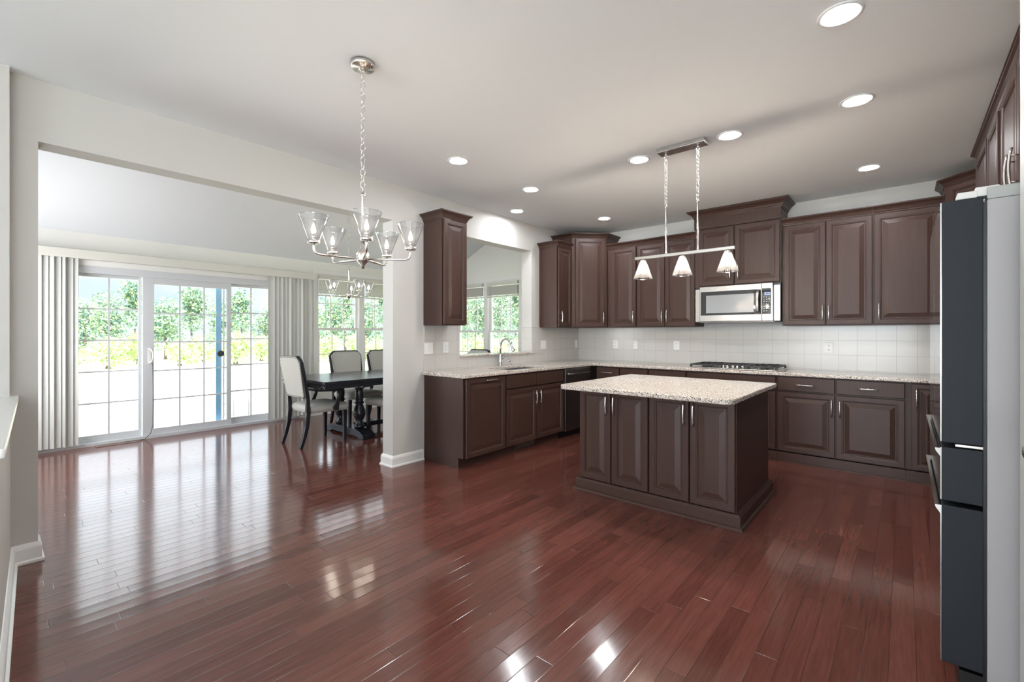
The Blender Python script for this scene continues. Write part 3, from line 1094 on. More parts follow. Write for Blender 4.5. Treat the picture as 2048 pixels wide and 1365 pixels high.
# along the range wall
base_cabinet('short dark drawer base cabinet tucked in the inside corner next to the dishwasher', (0.665, 0, 0), 0, 0.352, DB,
             [('slab', 0.02, 0.345, 0.722, 0.868, (0.180, 0.80, True)), ('door', 0.02, 0.345, 0.112, 0.712)], 'flush')
base_cabinet('dark base cabinet behind the island counter, second from the dishwasher', (1.018, 0, 0), 0, 0.384, DB,
             [('slab', 0.006, 0.378, 0.722, 0.868), ('door', 0.006, 0.378, 0.112, 0.712)], 'flush')
base_cabinet('dark base cabinet behind the island, on the dishwasher side of the cooktop', (1.403, 0, 0), 0, 0.462, DB,
             [('slab', 0.006, 0.456, 0.722, 0.868), ('door', 0.006, 0.456, 0.112, 0.712)], 'flush')
base_cabinet('wide dark base cabinet with a plain panel directly under the cooktop', (1.866, 0, 0), 0, 0.922, DB,
             [('slab', 0.008, 0.914, 0.722, 0.868, None, 'false_front'), ('door', 0.006, 0.458, 0.112, 0.712), ('door', 0.464, 0.914, 0.112, 0.712)], 'flush')
base_cabinet('dark base cabinet with two drawers over two doors between island and fridge', (2.789, 0, 0), 0, 1.002, DB,
             [('slab', 0.008, 0.490, 0.728, 0.870, (0.250, 0.795, True)), ('slab', 0.500, 0.996, 0.728, 0.870, (0.745, 0.795, True)),
              ('door', 0.008, 0.490, 0.112, 0.716, (0.466, 0.585, False)), ('door', 0.500, 0.996, 0.112, 0.716, (0.530, 0.585, False))], 'flush')
base_cabinet('dark corner base cabinet with one tall narrow door close to the fridge', (3.792, 0, 0), 0, 0.250, DB,
             [('door', 0.036, 0.235, 0.112, 0.868, (0.070, 0.74, False))], 'flush')
base_cabinet('dark base cabinet on the fridge wall, hidden behind the fridge', (4.655, -0.64, 0), RZR, 2.10, 4.655 - 4.045,
             [('slab', 0.06, 1.05, 0.728, 0.870, (0.55, 0.795, True)), ('slab', 1.06, 2.09, 0.728, 0.870, (1.57, 0.795, True)),
              ('door', 0.06, 1.05, 0.112, 0.716, (1.00, 0.585, False)), ('door', 1.06, 2.09, 0.112, 0.716, (1.11, 0.585, False))], 'flush')

# countertop: one continuous L/U of granite with a cut-out for the sink
CT0, CT1 = 0.880, 0.914
xs = [0.004, 0.145, 0.555, 0.645, 4.015, 4.654]
ys = [-2.985, -2.76, -2.225, -1.50, -0.645, -0.004]
holes = [(0.145, 0.555, -2.225, -1.50), (0.645, 4.015, -2.985, -0.645), (4.015, 4.654, -2.985, -2.76)]
ct = MB().cells(xs, ys, holes, lambda u, v, t: Vector((u, v, t)), CT0, CT1).build('countertop', M_GRANITE, bevel=0.007)
tag(ct, 'speckled beige granite countertop running along the sink wall and the range wall', 'countertop')

# sink
sk = thing('sink', 'steel undermount sink set into the granite counter below the faucet', 'sink', (0.35, -1.8625, 0.88))
b = MB()
hw, hl = 0.212, 0.370
b.cells([-hw, hw], [-hl, hl], [], lambda u, v, t: Vector((u, v, t)), -0.205, -0.20)
b.box(-hw, -hw + 0.004, -hl, hl, -0.20, -0.002)
b.box(hw - 0.004, hw, -hl, hl, -0.20, -0.002)
b.box(-hw, hw, -hl, -hl + 0.004, -0.20, -0.002)
b.box(-hw, hw, hl - 0.004, hl, -0.20, -0.002)
b.build('basin', M_SINK, sk)
MB().lathe([(0.001, 0), (0.045, 0), (0.045, 0.004), (0.03, 0.001), (0.001, 0.001)], (0, 0, -0.20), 20).build('drain', M_CHROME, sk)

# faucet
fc = thing('faucet', 'chrome gooseneck pull-down faucet standing behind the sink', 'faucet', (0.085, -1.865, 0.914))
b = MB().lathe([(0.027, 0), (0.027, 0.008), (0.022, 0.014), (0.019, 0.06), (0.017, 0.13), (0.0145, 0.15)], (0, 0, 0), 20)
b.build('body', M_CHROME, fc)
pts = [(0, 0, 0.14), (0, 0, 0.225)]
for k in range(0, 11):
    a = math.pi - k * R(16.2)
    pts.append((0.088 + 0.088 * math.cos(a), 0, 0.240 + 0.088 * math.sin(a)))
b = MB().tube(pts, 0.0125, 12)
b.build('spout', M_CHROME, fc)
e = Vector(pts[-1])
d_ = (Vector(pts[-1]) - Vector(pts[-2])).normalized()
b = MB().tube([e - d_ * 0.005, e + d_ * 0.03, e + d_ * 0.085, e + d_ * 0.092], [0.014, 0.016, 0.021, 0.018], 14)
b.build('spray_head', M_CHROME, fc)
b = MB().tube([(0, 0.012, 0.085), (0.004, 0.045, 0.100), (0.008, 0.062, 0.125), (0.012, 0.070, 0.165)], [0.012, 0.010, 0.008, 0.006], 10)
b.build('lever', M_CHROME, fc)
sd_ = thing('soap_dispenser', 'small chrome soap dispenser pump beside the tall faucet', 'soap dispenser', (0.085, -1.70, 0.914))
MB().lathe([(0.018, 0), (0.018, 0.006), (0.011, 0.012), (0.010, 0.05), (0.013, 0.055), (0.013, 0.07), (0.004, 0.074)], (0, 0, 0), 16).build('pump', M_CHROME, sd_)
MB().tube([(0, 0, 0.068), (0.0, -0.02, 0.084), (0.02, -0.045, 0.082), (0.03, -0.055, 0.070)], 0.006, 10).build('nozzle', M_CHROME, sd_)

# tile backsplashes
b = MB().cells([0.652 - 0.652 + 0.011, 4.655], [CT1, UZ0 + 0.008], [], lambda u, v, t: Vector((u, t, v)), -0.0005, -0.010)
tag(b.build('tile_backsplash', M_TILEX), 'glossy cream square-tile backsplash on the range wall behind the cooktop', 'tile backsplash')
b = MB().cells([-2.957, -2.461, -1.152, -0.0005], [CT1, 1.043, UZ0 + 0.008], [(-2.461, -1.152, 1.043, 9)], lambda u, v, t: Vector((t, u, v)), 0.0005, 0.010)
b.box(-WT, 0.009, -1.159, -1.1525, 1.068, UZ0 + 0.008)
tag(b.build('tile_backsplash', M_TILEY), 'cream square-tile backsplash on the sink wall around the pass-through', 'tile backsplash')
b = MB().box(-WT - 0.03, 0.030, -2.459, -1.125, 1.0455, 1.0665, bev=0.004)
tag(b.build('granite_sill', M_GRANITE), 'narrow speckled granite sill lining the bottom of the pass-through', 'sill')

# ================================================================ MICROWAVE
mw = thing('microwave', 'stainless over-the-range microwave with black glass door above the cooktop', 'microwave', (1.876, 0, 0))
MB().box(0.012, 0.902, -0.345, -0.012, 1.440, 1.860).build('body', M_BLACK, mw)
b = MB().box(0.012, 0.074, -0.372, -0.346, 1.448, 1.835, bev=0.003)
b.build('filler_panel', M_STEEL, mw)
b = MB().box(0.840, 0.902, -0.372, -0.346, 1.448, 1.835, bev=0.003)
b.build('filler_panel', M_STEEL, mw)
X0, X1, Z0, Z1 = 0.076, 0.838, 1.450, 1.856
b = MB().box(X0, X1, -0.400, -0.346, Z0 - 0.006, Z1)
b.build('chassis', M_DKSTEEL, mw)
b = MB().rings((X0, 0.735, Z0, Z1), [(0, -0.400), (0, -0.417), (0.004, -0.420)])
dm = b.build('door', M_STEEL, mw)
b = MB().box(X0 + 0.014, 0.728, -0.4225, -0.420, Z0 + 0.070, Z1 - 0.060)
b.build('door_glass', M_BLKGLASS, dm)
b = MB().box(X0 + 0.075, 0.655, -0.4232, -0.4226, Z0 + 0.095, Z1 - 0.105)
wn_ = b.build('window_mesh', mat('grey_mesh_window', (0.30, 0.31, 0.32), 0.12, spec=0.8, var=(400, 0.2, (1, 1, 1))), dm)
b = MB()
pts = []
for i in range(9):
    t = -1 + 2 * i / 8
    pts.append((0.700, -0.445 - 0.022 * (1 - t * t), 1.6515 + t * 0.130))
for i in range(8):
    p, q = Vector(pts[i]), Vector(pts[i + 1])
for s in (0,):
    v = []
    for p in pts:
        v.append([b.bm.verts.new((p[0] + dx, p[1] + dy, p[2])) for dx, dy in ((-0.018, 0), (-0.012, -0.010), (0.012, -0.010), (0.018, 0))])
    for i in range(8):
        for k in range(4):
            f = b.bm.faces.new((v[i][k], v[i][(k + 1) % 4], v[i + 1][(k + 1) % 4], v[i + 1][k]))
            f.smooth = (k == 1)
    b.bm.faces.new(v[0])
    b.bm.faces.new(v[-1][::-1])
b.box(0.686, 0.714, -0.450, -0.420, 1.527, 1.545)
b.box(0.686, 0.714, -0.450, -0.420, 1.760, 1.778)
b.build('handle', M_STEEL, dm)
b = MB().rings((0.736, X1, Z0, Z1), [(0, -0.400), (0, -0.417), (0.004, -0.420)])
cp = b.build('control_panel', M_STEEL, mw)
MB().box(0.762, 0.815, -0.4232, -0.4226, 1.725, 1.757).build('display', M_DISPLAY, cp)
b = MB()
for dx_, wd in ((0.767, 0.004), (0.776, 0.009), (0.789, 0.009), (0.802, 0.009)):
    b.box(dx_, dx_ + wd, -0.4236, -0.4233, 1.734, 1.750)
b.build('display_digits', mat('dark_display_digits', (0.03, 0.05, 0.2), 0.4, var=(5, 0.1, (1, 1, 1))), cp)
b = MB().box(0.738, 0.824, -0.4225, -0.420, Z0 + 0.070, Z1 - 0.055)
for r_ in range(7):
    for c_ in range(3):
        if rnd.random() < 0.85:
            b.box(0.752 + c_ * 0.024, 0.752 + c_ * 0.024 + rnd.uniform(0.006, 0.014), -0.4232, -0.4226, 1.702 - r_ * 0.025, 1.702 - r_ * 0.025 + rnd.uniform(0.003, 0.008))
kp_ = b.build('key_pad', M_BLKGLASS, cp)
kp_.data.materials.append(M_WHITE)
for pg in kp_.data.polygons[6:]:
    pg.material_index = 1
MB().box(0.06, 0.85, -0.40, -0.05, 1.436, 1.4395).build('vent_underside', M_DKSTEEL, mw)

# ================================================================ COOKTOP
ck = thing('cooktop', 'stainless gas cooktop with black cast-iron grates set in the granite', 'cooktop', (2.343, -0.340, 0.9145))
MB().box(-0.445, 0.445, -0.255, 0.255, 0.0, 0.011, bev=0.004).build('tray', M_STEEL, ck)
for gx in (-0.295, 0.0, 0.295):
    b = MB()
    x0, x1 = gx - 0.140, gx + 0.140
    y0_, y1_ = (-0.235, 0.235) if gx else (-0.08, 0.235)
    zt = 0.048
    for yy in (y0_, y1_):
        b.box(x0, x1, yy - 0.007, yy + 0.007, zt - 0.014, zt, bev=0.002)
    for xx in (x0, x1):
        b.box(xx - 0.007, xx + 0.007, y0_, y1_, zt - 0.014, zt, bev=0.002)
    b.box(x0, x1, (y0_ + y1_) / 2 - 0.006, (y0_ + y1_) / 2 + 0.006, zt - 0.014, zt, bev=0.002)
    for fx_ in (-0.07, 0.0, 0.07):
        b.box(gx + fx_ - 0.005, gx + fx_ + 0.005, y0_ + 0.02, y1_ - 0.02, zt - 0.012, zt + 0.004, bev=0.002)
    for xx in (x0, x1):
        for yy in (y0_, y1_):
            b.box(xx - 0.010, xx + 0.010, yy - 0.010, yy + 0.010, 0.0115, zt - 0.010)
    b.build('grate', M_IRON, ck)
for bx, by, br in ((-0.295, -0.11, 0.045), (-0.295, 0.12, 0.036), (0.0, 0.10, 0.055), (0.295, -0.11, 0.036), (0.295, 0.12, 0.045)):
    MB().lathe([(br * 1.2, 0), (br * 1.2, 0.006), (br, 0.010), (br, 0.018), (br * 0.8, 0.021), (0.001, 0.021)], (bx, by, 0.0112), 20).build('burner', M_IRON, ck)
for k in range(5):
    kx = -0.10 + k * 0.05
    ky = -0.165 - (0.03 if k % 2 else 0.0)
    MB().lathe([(0.020, 0), (0.020, 0.004), (0.016, 0.006), (0.015, 0.026), (0.011, 0.030), (0.001, 0.030)], (kx, ky, 0.0112), 16).build('knob', M_STEEL, ck)

# ================================================================ ISLAND
IX0, IX1, IY0, IY1 = 1.712, 2.930, -2.640, -1.700
isl = thing('kitchen_island', 'dark four-door kitchen island cabinet standing free under the granite slab', 'kitchen island', ((IX0 + IX1) / 2, (IY0 + IY1) / 2, 0))
def ix(v): return v - (IX0 + IX1) / 2
def iy(v): return v - (IY0 + IY1) / 2
MB().box(ix(IX0), ix(IX1), iy(IY0) + 0.010, iy(IY1), 0.0, 0.858).build('body', M_WOOD, isl)
for k, (x0, x1, hs) in enumerate(((1.714, 2.003, 1), (2.009, 2.316, 0), (2.324, 2.622, 1), (2.629, 2.928, 0))):
    hx_ = (x1 - 0.030) if hs else (x0 + 0.030)
    front(isl, 'door', ix(x0), ix(x1), 0.104, 0.852, iy(IY0) - 0.001, (ix(hx_), 0.735, False, 0.165))
BT = [(0, 0), (0.052, 0), (0.052, 0.006), (0.045, 0.016), (0.034, 0.020), (0.034, 0.082), (0.028, 0.090), (0.022, 0.098), (0, 0.098)]
b = MB()
hx0, hx1, hy0, hy1 = ix(IX0), ix(IX1), iy(IY0), iy(IY1)
b.sweep([(hx0, hy1), (hx0, hy0), (hx1, hy0), (hx1, hy1), (hx0 + 0.001, hy1)], BT)
b.build('base_moulding', M_WOOD, isl)
# slab with rounded front corners
sx0, sx1, sy0, sy1 = 1.655, 2.975, -2.895, -1.600
poly = []
for (cx_, cy_, a0) in ((sx0 + 0.06, sy0 + 0.06, 180), (sx1 - 0.06, sy0 + 0.06, 270), (sx1 - 0.01, sy1 - 0.01, 0), (sx0 + 0.01, sy1 - 0.01, 90)):
    rr = 0.06 if cy_ < -2.5 else 0.01
    for k in range(7):
        a = R(a0 + k * 15)
        poly.append((cx_ + rr * math.cos(a), cy_ + rr * math.sin(a)))
it = MB().prism(poly, 0.8585, 0.893).build('island_countertop', M_GRANITE, bevel=0.006)
tag(it, 'pale granite slab with rounded corners lying on the kitchen island', 'countertop')

# ================================================================ FRIDGE
fr = thing('refrigerator', 'tall stainless french-door refrigerator seen from its dark grey side', 'refrigerator', (4.33, -3.22, 0))
def fx(v): return v - 4.33
def fy(v): return v + 3.22
N0, N1 = -3.668, -2.775
MB().box(fx(3.998), fx(4.652), fy(N0), fy(N1), 0.03, 1.770, bev=0.004).build('body', M_FRBODY, fr)
b = MB().box(fx(3.998), fx(4.652), fy(N0 + 0.001), fy(N1 - 0.001), 1.7705, 1.812, bev=0.004)
b.build('top_cap', mat('fridge_top_cap_grey', (0.42, 0.44, 0.43), 0.4, var=(8, 0.04, (1, 1, 1))), fr)
MB().box(fx(3.989), fx(3.9985), fy(N0 + 0.012), fy(N1 - 0.012), 0.10, 1.765).build('gasket', M_BLACK, fr)
mid = (N0 + N1) / 2
def fdoor(nm, y0, y1, z0, z1):
    o = MB().box(fx(3.884), fx(3.989), fy(y0), fy(y1), z0, z1, bev=0.003).build(nm, M_FRSIDE, fr)
    MB().box(fx(3.8805), fx(3.8838), fy(y0 + 0.002), fy(y1 - 0.002), z0 + 0.002, z1 - 0.002).build('front_panel', M_FRFRONT, o)
    return o
fdoor('door', N0, mid - 0.003, 0.915, 1.780)
fdoor('door', mid + 0.003, N1, 0.915, 1.780)
o1 = fdoor('drawer', N0, N1, 0.706, 0.897)
o2 = fdoor('drawer', N0, N1, 0.125, 0.688)
for o_, zz in ((o1, 0.874), (o2, 0.668)):
    b = MB().extrude_poly([(fx(3.8803), fy(N0 + 0.002), zz + 0.018), (fx(3.866), fy(N0 + 0.002), zz + 0.018), (fx(3.868), fy(N0 + 0.002), zz + 0.008), (fx(3.8803), fy(N0 + 0.002), zz - 0.012)], (0, N1 - N0 - 0.004, 0))
    b.build('handle', M_FRFRONT, o_)
for y0, y1 in ((N0 + 0.004, N0 + 0.075), (N1 - 0.075, N1 - 0.004)):
    b = MB()
    b.box(fx(3.924), fx(3.975), fy(y0), fy(y1), 1.7815, 1.806, bev=0.004)
    b.box(fx(3.970), fx(4.03), fy(y0 + 0.006), fy(y1 - 0.006), 1.785, 1.818, bev=0.004)
    b.build('hinge_cover', M_WHITE, fr)
b = MB()
b.box(fx(3.92), fx(3.989), fy(N0 + 0.010), fy(N0 + 0.07), 0.902, 0.910)
b.build('hinge', M_STEEL, fr)
b = MB().box(fx(3.93), fx(3.995), fy(N0 + 0.01), fy(N1 - 0.01), 0.012, 0.110)
b.build('kick_grille', M_BLACK, fr)
for xx in (3.97, 4.60):
    for yy in (N0 + 0.05, N1 - 0.05):
        MB().lathe([(0.022, 0.0), (0.022, 0.012), (0.012, 0.014), (0.012, 0.03)], (fx(xx), fy(yy), 0.0), 14).build('foot', M_BLACK, fr)

# ================================================================ LIGHTS
def chain(mb, x, y, z0, z1, link=0.040, r_=0.0022, wdt=0.011):
    n = max(1, int(round((z1 - z0) / (link * 0.82))))
    st = (z1 - z0) / n
    for i in range(n):
        zc = z0 + st * (i + 0.5)
        pts = []
        for k in range(12):
            a = 2 * math.pi * k / 12
            u, v = wdt * math.cos(a), link / 2 * math.sin(a)
            pts.append((x + (u if i % 2 else u * 0.5), y + (u * 0.5 if i % 2 else u), zc + v))
        mb.tube(pts, r_, 6, closed=True)
    return mb

def chandelier(label, loc, ceil_z, rot):
    """origin at hub height; loc.z is the arm level"""
    root = thing('chandelier', label, 'chandelier', loc, rot)
    top = ceil_z - loc[2]
    MB().lathe([(0.001, top - 0.042), (0.020, top - 0.042), (0.022, top - 0.030), (0.060, top - 0.028), (0.064, top - 0.024), (0.064, top - 0.002)], (0, 0, 0), 28).build('canopy', M_NICKEL, root)
    b = chain(MB(), 0, 0, 0.392, top - 0.040)
    b.build('chain', M_NICKEL, root)
    b = MB().tube([(0.018 * math.cos(a * R(30)), 0, 0.380 + 0.018 * math.sin(a * R(30))) for a in range(12)], 0.003, 8, closed=True)
    b.build('loop', M_NICKEL, root)
    MB().lathe([(0.010, 0.345), (0.012, 0.362), (0.0085, 0.350), (0.0075, 0.345), (0.0075, 0.065)][::-1], (0, 0, 0), 14).build('stem', M_NICKEL, root)
    MB().lathe([(0.001, -0.048), (0.009, -0.046), (0.010, -0.030), (0.030, -0.008), (0.034, 0.0), (0.034, 0.030), (0.024, 0.046), (0.013, 0.058), (0.012, 0.080), (0.009, 0.082)], (0, 0, 0), 28).build('hub', M_NICKEL, root)
    RA = 0.255
    for k in range(5):
        a = 2 * math.pi * k / 5
        c_, s_ = math.cos(a), math.sin(a)
        def P(r_, z): return (r_ * c_, r_ * s_, z)
        b = MB().tube([P(0.030, 0.005), P(RA - 0.03, 0.005), P(RA - 0.012, 0.010), P(RA - 0.003, 0.022), P(RA, 0.040), P(RA, 0.062)], 0.0058, 10)
        arm = b.build('arm', M_NICKEL, root)
        cx_, cy_ = RA * c_, RA * s_
        MB().lathe([(0.008, 0.056), (0.028, 0.058), (0.029, 0.060), (0.029, 0.074), (0.026, 0.076), (0.012, 0.076)], (cx_, cy_, 0), 20).build('cup', M_NICKEL, arm)
        b = MB().lathe([(0.026, 0.072), (0.073, 0.196)], (cx_, cy_, 0), 28, caps=False)
        b.lathe([(0.0245, 0.072), (0.0715, 0.196)], (cx_, cy_, 0), 28, caps=False)
        b.tube([(cx_ + 0.0725 * math.cos(q * R(15)), cy_ + 0.0725 * math.sin(q * R(15)), 0.196) for q in range(24)], 0.0014, 6, closed=True)
        b.build('lamp_shade', M_SHADE, root, recalc=False)
        MB().lathe([(0.011, 0.0765), (0.011, 0.108)], (cx_, cy_, 0), 14).build('candle_sleeve', M_NICKEL, arm)
        MB().lathe([(0.004, 0.108), (0.009, 0.116), (0.0105, 0.124), (0.007, 0.140), (0.002, 0.156), (0.0005, 0.160)], (cx_, cy_, 0), 14).build('bulb', M_BULB, arm)
    return root
camv = math.atan2(-5.92 + 4.594, 3.782 - 1.565)
chandelier('large brushed-nickel five-shade chandelier hanging from the flat kitchen ceiling', (1.565, -4.594, 1.705), CEIL, camv + R(4))
chandelier('smaller-looking five-shade chandelier hanging over the dining table', (-1.775, -2.80, 1.800), RIDGE, camv + R(30))

# linear pendant over the island
PX, PY, PZ = 2.470, -2.385, 1.932
pd = thing('pendant_light', 'linear three-shade pendant light with two chains hanging over the island', 'pendant light', (PX, PY, PZ))
MB().box(-0.180, 0.185, -0.055, 0.055, CEIL - 0.030 - PZ, CEIL - 0.001 - PZ, bev=0.002).build('canopy', M_NICKEL, pd)
MB().box(-0.385, 0.385, -0.011, 0.011, -0.011, 0.011, bev=0.002).build('bar', M_NICKEL, pd)
for xx in (-0.125, 0.122):
    b = chain(MB(), xx, 0, 0.400, CEIL - 0.042 - PZ, 0.036, 0.0020, 0.009)
    b.build('chain', M_NICKEL, pd)
    MB().tube([(xx, 0, CEIL - 0.048 - PZ), (xx, 0, CEIL - 0.029 - PZ)], 0.007, 10).build('chain_hook', M_NICKEL, pd)
    MB().lathe([(0.010, 0.012), (0.010, 0.018), (0.0065, 0.020), (0.0065, 0.375), (0.009, 0.378), (0.009, 0.400), (0.003, 0.404)], (xx, 0, 0), 14).build('rod', M_NICKEL, pd)
for xx in (-0.318, 0.005, 0.335):
    MB().lathe([(0.010, -0.011), (0.022, -0.022), (0.024, -0.024), (0.024, -0.040), (0.010, -0.042)][::-1], (xx, 0, 0), 18).build('socket', M_NICKEL, pd)
    b = MB().lathe([(0.076, -0.170), (0.027, -0.034)], (xx, 0, 0), 48, caps=False, flutes=12, flute_amp=0.02)
    b.lathe([(0.073, -0.168), (0.025, -0.034)], (xx, 0, 0), 48, caps=False, flutes=12, flute_amp=0.02)
    b.tube([(xx + 0.0745 * math.cos(q * R(15)), 0.0745 * math.sin(q * R(15)), -0.169) for q in range(24)], 0.0016, 6, closed=True)
    b.build('lamp_shade', M_CLEAR, pd, recalc=False)
    MB().lathe([(0.0005, -0.130), (0.010, -0.126), (0.017, -0.112), (0.018, -0.098), (0.012, -0.075), (0.010, -0.044)], (xx, 0, 0), 18).build('bulb', M_PBULB, pd)

# recessed downlights
def downlight(x, y, label):
    root = thing('recessed_light', label, 'recessed light', (x, y, CEIL), 0, 'recessed downlights in the kitchen ceiling')
    MB().lathe([(0.066, -0.001), (0.068, -0.004), (0.084, -0.007), (0.090, -0.004), (0.091, -0.0005)], (0, 0, 0), 36, caps=False).build('trim_ring', M_TRIM, root)
    MB().lathe([(0.001, -0.0025), (0.066, -0.0025), (0.066, -0.001), (0.001, -0.001)], (0, 0, 0), 36).build('lens', M_CAN, root)
    return root
for x, y, l in ((0.925, -3.315, 'round recessed light nearest the dining opening, in front of the tall narrow cabinet'),
                (0.915, -2.315, 'round recessed light in the ceiling over the aisle between sink and island'),
                (0.284, -1.789, 'round recessed light close to the wall directly above the sink'),
                (0.900, -0.800, 'round recessed light in front of the angled corner cabinet by the sink'),
                (2.094, -2.335, 'round recessed light beside the pendant canopy on its sink side'),
                (2.807, -2.335, 'round recessed light beside the pendant canopy on its fridge side'),
                (3.558, -2.350, 'middle one of the three recessed lights lined up along the fridge side'),
                (3.560, -3.363, 'largest-looking recessed light, first of the row along the fridge side'),
                (3.545, -0.834, 'last recessed light of the fridge-side row, nearest the range wall cabinets')):
    downlight(x, y, l)

# outlets and switches
def plate(kind, label, loc, rz, w_, gang):
    root = thing(kind, label, 'wall outlet' if 'outlet' in kind else 'light switch', loc, rz)
    MB().box(-w_ / 2, w_ / 2, -0.006, -0.0005, -0.058, 0.058, bev=0.002).build('plate', M_WHITE, root)
    for g in range(gang):
        gx = (g - (gang - 1) / 2) * 0.046
        if 'outlet' in kind:
            for s in (-1, 1):
                b = MB().box(gx - 0.016, gx + 0.016, -0.0085, -0.006, s * 0.021 - 0.014, s * 0.021 + 0.014, bev=0.001)
                o = b.build('socket', M_WHITE, root)
                b = MB().box(gx - 0.008, gx - 0.005, -0.0092, -0.0086, s * 0.021 - 0.004, s * 0.021 + 0.007)
                b.box(gx + 0.005, gx + 0.008, -0.0092, -0.0086, s * 0.021 - 0.004, s * 0.021 + 0.006)
                b.box(gx - 0.002, gx + 0.002, -0.0092, -0.0086, s * 0.021 - 0.011, s * 0.021 - 0.007)
                b.build('slots', M_BLACK, o)
        else:
            MB().box(gx - 0.016, gx + 0.016, -0.0105, -0.006, -0.033, 0.033, bev=0.002).build('rocker', M_WHITE, root)
    return root
TO = 0.0105
plate('light_switch', 'double white switch plate under the tall narrow cabinet beside the pillar', (TO, -2.900, 1.155), RZL, 0.115, 2)
plate('wall_outlet', 'white outlet between the double switch and the pass-through', (TO, -2.668, 1.158), RZL, 0.072, 1)
plate('light_switch', 'double white switch plate just past the pass-through on the sink wall', (TO, -0.905, 1.155), RZL, 0.115, 2)
plate('light_switch', 'single white switch plate in the corner of the sink wall', (TO, -0.080, 1.155), RZL, 0.072, 1)
plate('wall_outlet', 'white outlet on the range wall close to the tiled corner', (0.640, -TO, 1.156), 0, 0.072, 1)
plate('wall_outlet', 'small white outlet second along from the tiled corner', (0.945, -TO, 1.156), 0, 0.060, 1)
plate('wall_outlet', 'white outlet on the range wall left of the cooktop under the two-door cabinet', (1.523, -TO, 1.156), 0, 0.076, 1)
plate('wall_outlet', 'white outlet on the range wall between cooktop and fridge', (3.169, -TO, 1.156), 0, 0.076, 1)

# ================================================================ BLINDS
vb = thing('vertical_blind', 'pale vertical vane blind drawn open to both sides of the sliding door', 'window blind', (SX, -4.09, 0))
Y0, Y1 = -5.95, -2.564
b = MB()
b.box(0.135, 0.147, Y0 + 4.09, Y1 + 4.09, 2.152, 2.250, bev=0.002)
b.box(0.003, 0.135, Y1 + 4.09 - 0.012, Y1 + 4.09, 2.152, 2.250)
b.box(0.003, 0.135, Y0 + 4.09, Y0 + 4.09 + 0.012, 2.152, 2.250)
b.build('valance', M_VALANCE, vb)
MB().box(0.045, 0.085, Y0 + 4.09 + 0.02, Y1 + 4.09 - 0.02, 2.19, 2.225).build('headrail', M_WHITE, vb)
def vane(y, ang, zbot=0.045, curve=0.008):
    b = MB()
    hw_ = 0.0445
    n = 6
    rows = []
    for i in range(n + 1):
        t = -1 + 2 * i / n
        u, v = t * hw_, curve * (1 - t * t)
        x_ = 0.068 + u * math.cos(ang) - v * math.sin(ang)
        y_ = u * math.sin(ang) + v * math.cos(ang)
        rows.append((x_, y + 4.09 + y_))
    for a_, c_ in zip(rows[:-1], rows[1:]):
        dx_, dy_ = c_[0] - a_[0], c_[1] - a_[1]
        l_ = math.hypot(dx_, dy_)
        nx, ny = -dy_ / l_ * 0.0006, dx_ / l_ * 0.0006
        q = [(a_[0] - nx, a_[1] - ny), (c_[0] - nx, c_[1] - ny), (c_[0] + nx, c_[1] + ny), (a_[0] + nx, a_[1] + ny)]
        b.prism(q, zbot, 2.19)
    b.build('vane', M_VANE, vb)
for k in range(12):
    vane(-5.88 + k * 0.0490, R([80, 84, 76, 82, 74, 83, 70, 84, 60, 82, 40, 78][k]))
vane(-5.300, R(82))
for k in range(10):
    vane(-3.185 + k * 0.060, R([80, 84, 78, 84, 62, 84, 80, 50, 82, 76][k]))
b = MB().tube([(0.10, Y1 + 4.09 - 0.04, 2.17), (0.102, Y1 + 4.09 - 0.038, 1.4), (0.10, Y1 + 4.09 - 0.04, 0.75)], 0.004, 8)
b.build('bead_cord', M_WHITE, vb)

def slat_blind(label, loc, rz, width, ztop, drop):
    root = thing('slat_blind', label, 'window blind', loc, rz, None)
    MB().box(0.008, width - 0.008, -0.050, 0.028, ztop - 0.062, ztop - 0.004, bev=0.003).build('headrail', M_SLAT, root)
    n = 21
    b = MB()
    for i in range(n):
        z = ztop - 0.070 - (drop - 0.09) * i / n - 0.004
        b.box(0.012, width - 0.012, -0.042 + rnd.uniform(-.002, .002), 0.008, z - 0.0055, z)
    b.build('slat_stack', M_SLAT, root)
    MB().box(0.012, width - 0.012, -0.044, 0.010, ztop - drop - 0.018, ztop - drop + 0.004, bev=0.003).build('bottom_rail', M_SLAT, root)
    MB().tube([(0.10, -0.055, ztop - 0.06), (0.105, -0.062, ztop - 0.5), (0.106, -0.060, ztop - 0.88)], 0.0035, 8).build('wand', M_SLAT, root)
    return root
half = (WN[1] - WN[0]) / 2
slat_blind('raised slatted blind in the window next to the vertical vane blind', (SX, WN[0] + 0.012, 0), RZL, half - 0.06, WN[3] - 0.02, 0.32)
slat_blind('raised slatted blind in the far window unit half hidden by the pillar', (SX, WN[0] + half + 0.055, 0), RZL, half - 0.06, WN[3] - 0.02, 0.32)
gh = (GX1 - GX0) / 2
slat_blind('raised slatted blind seen through the pass-through, beside the tall narrow cabinet', (GX0 + 0.012, SEND, 0), 0, gh - 0.06, 2.255, 0.26)
slat_blind('raised slatted blind seen through the pass-through above the faucet', (GX0 + gh + 0.055, SEND, 0), 0, gh - 0.06, 2.255, 0.26)

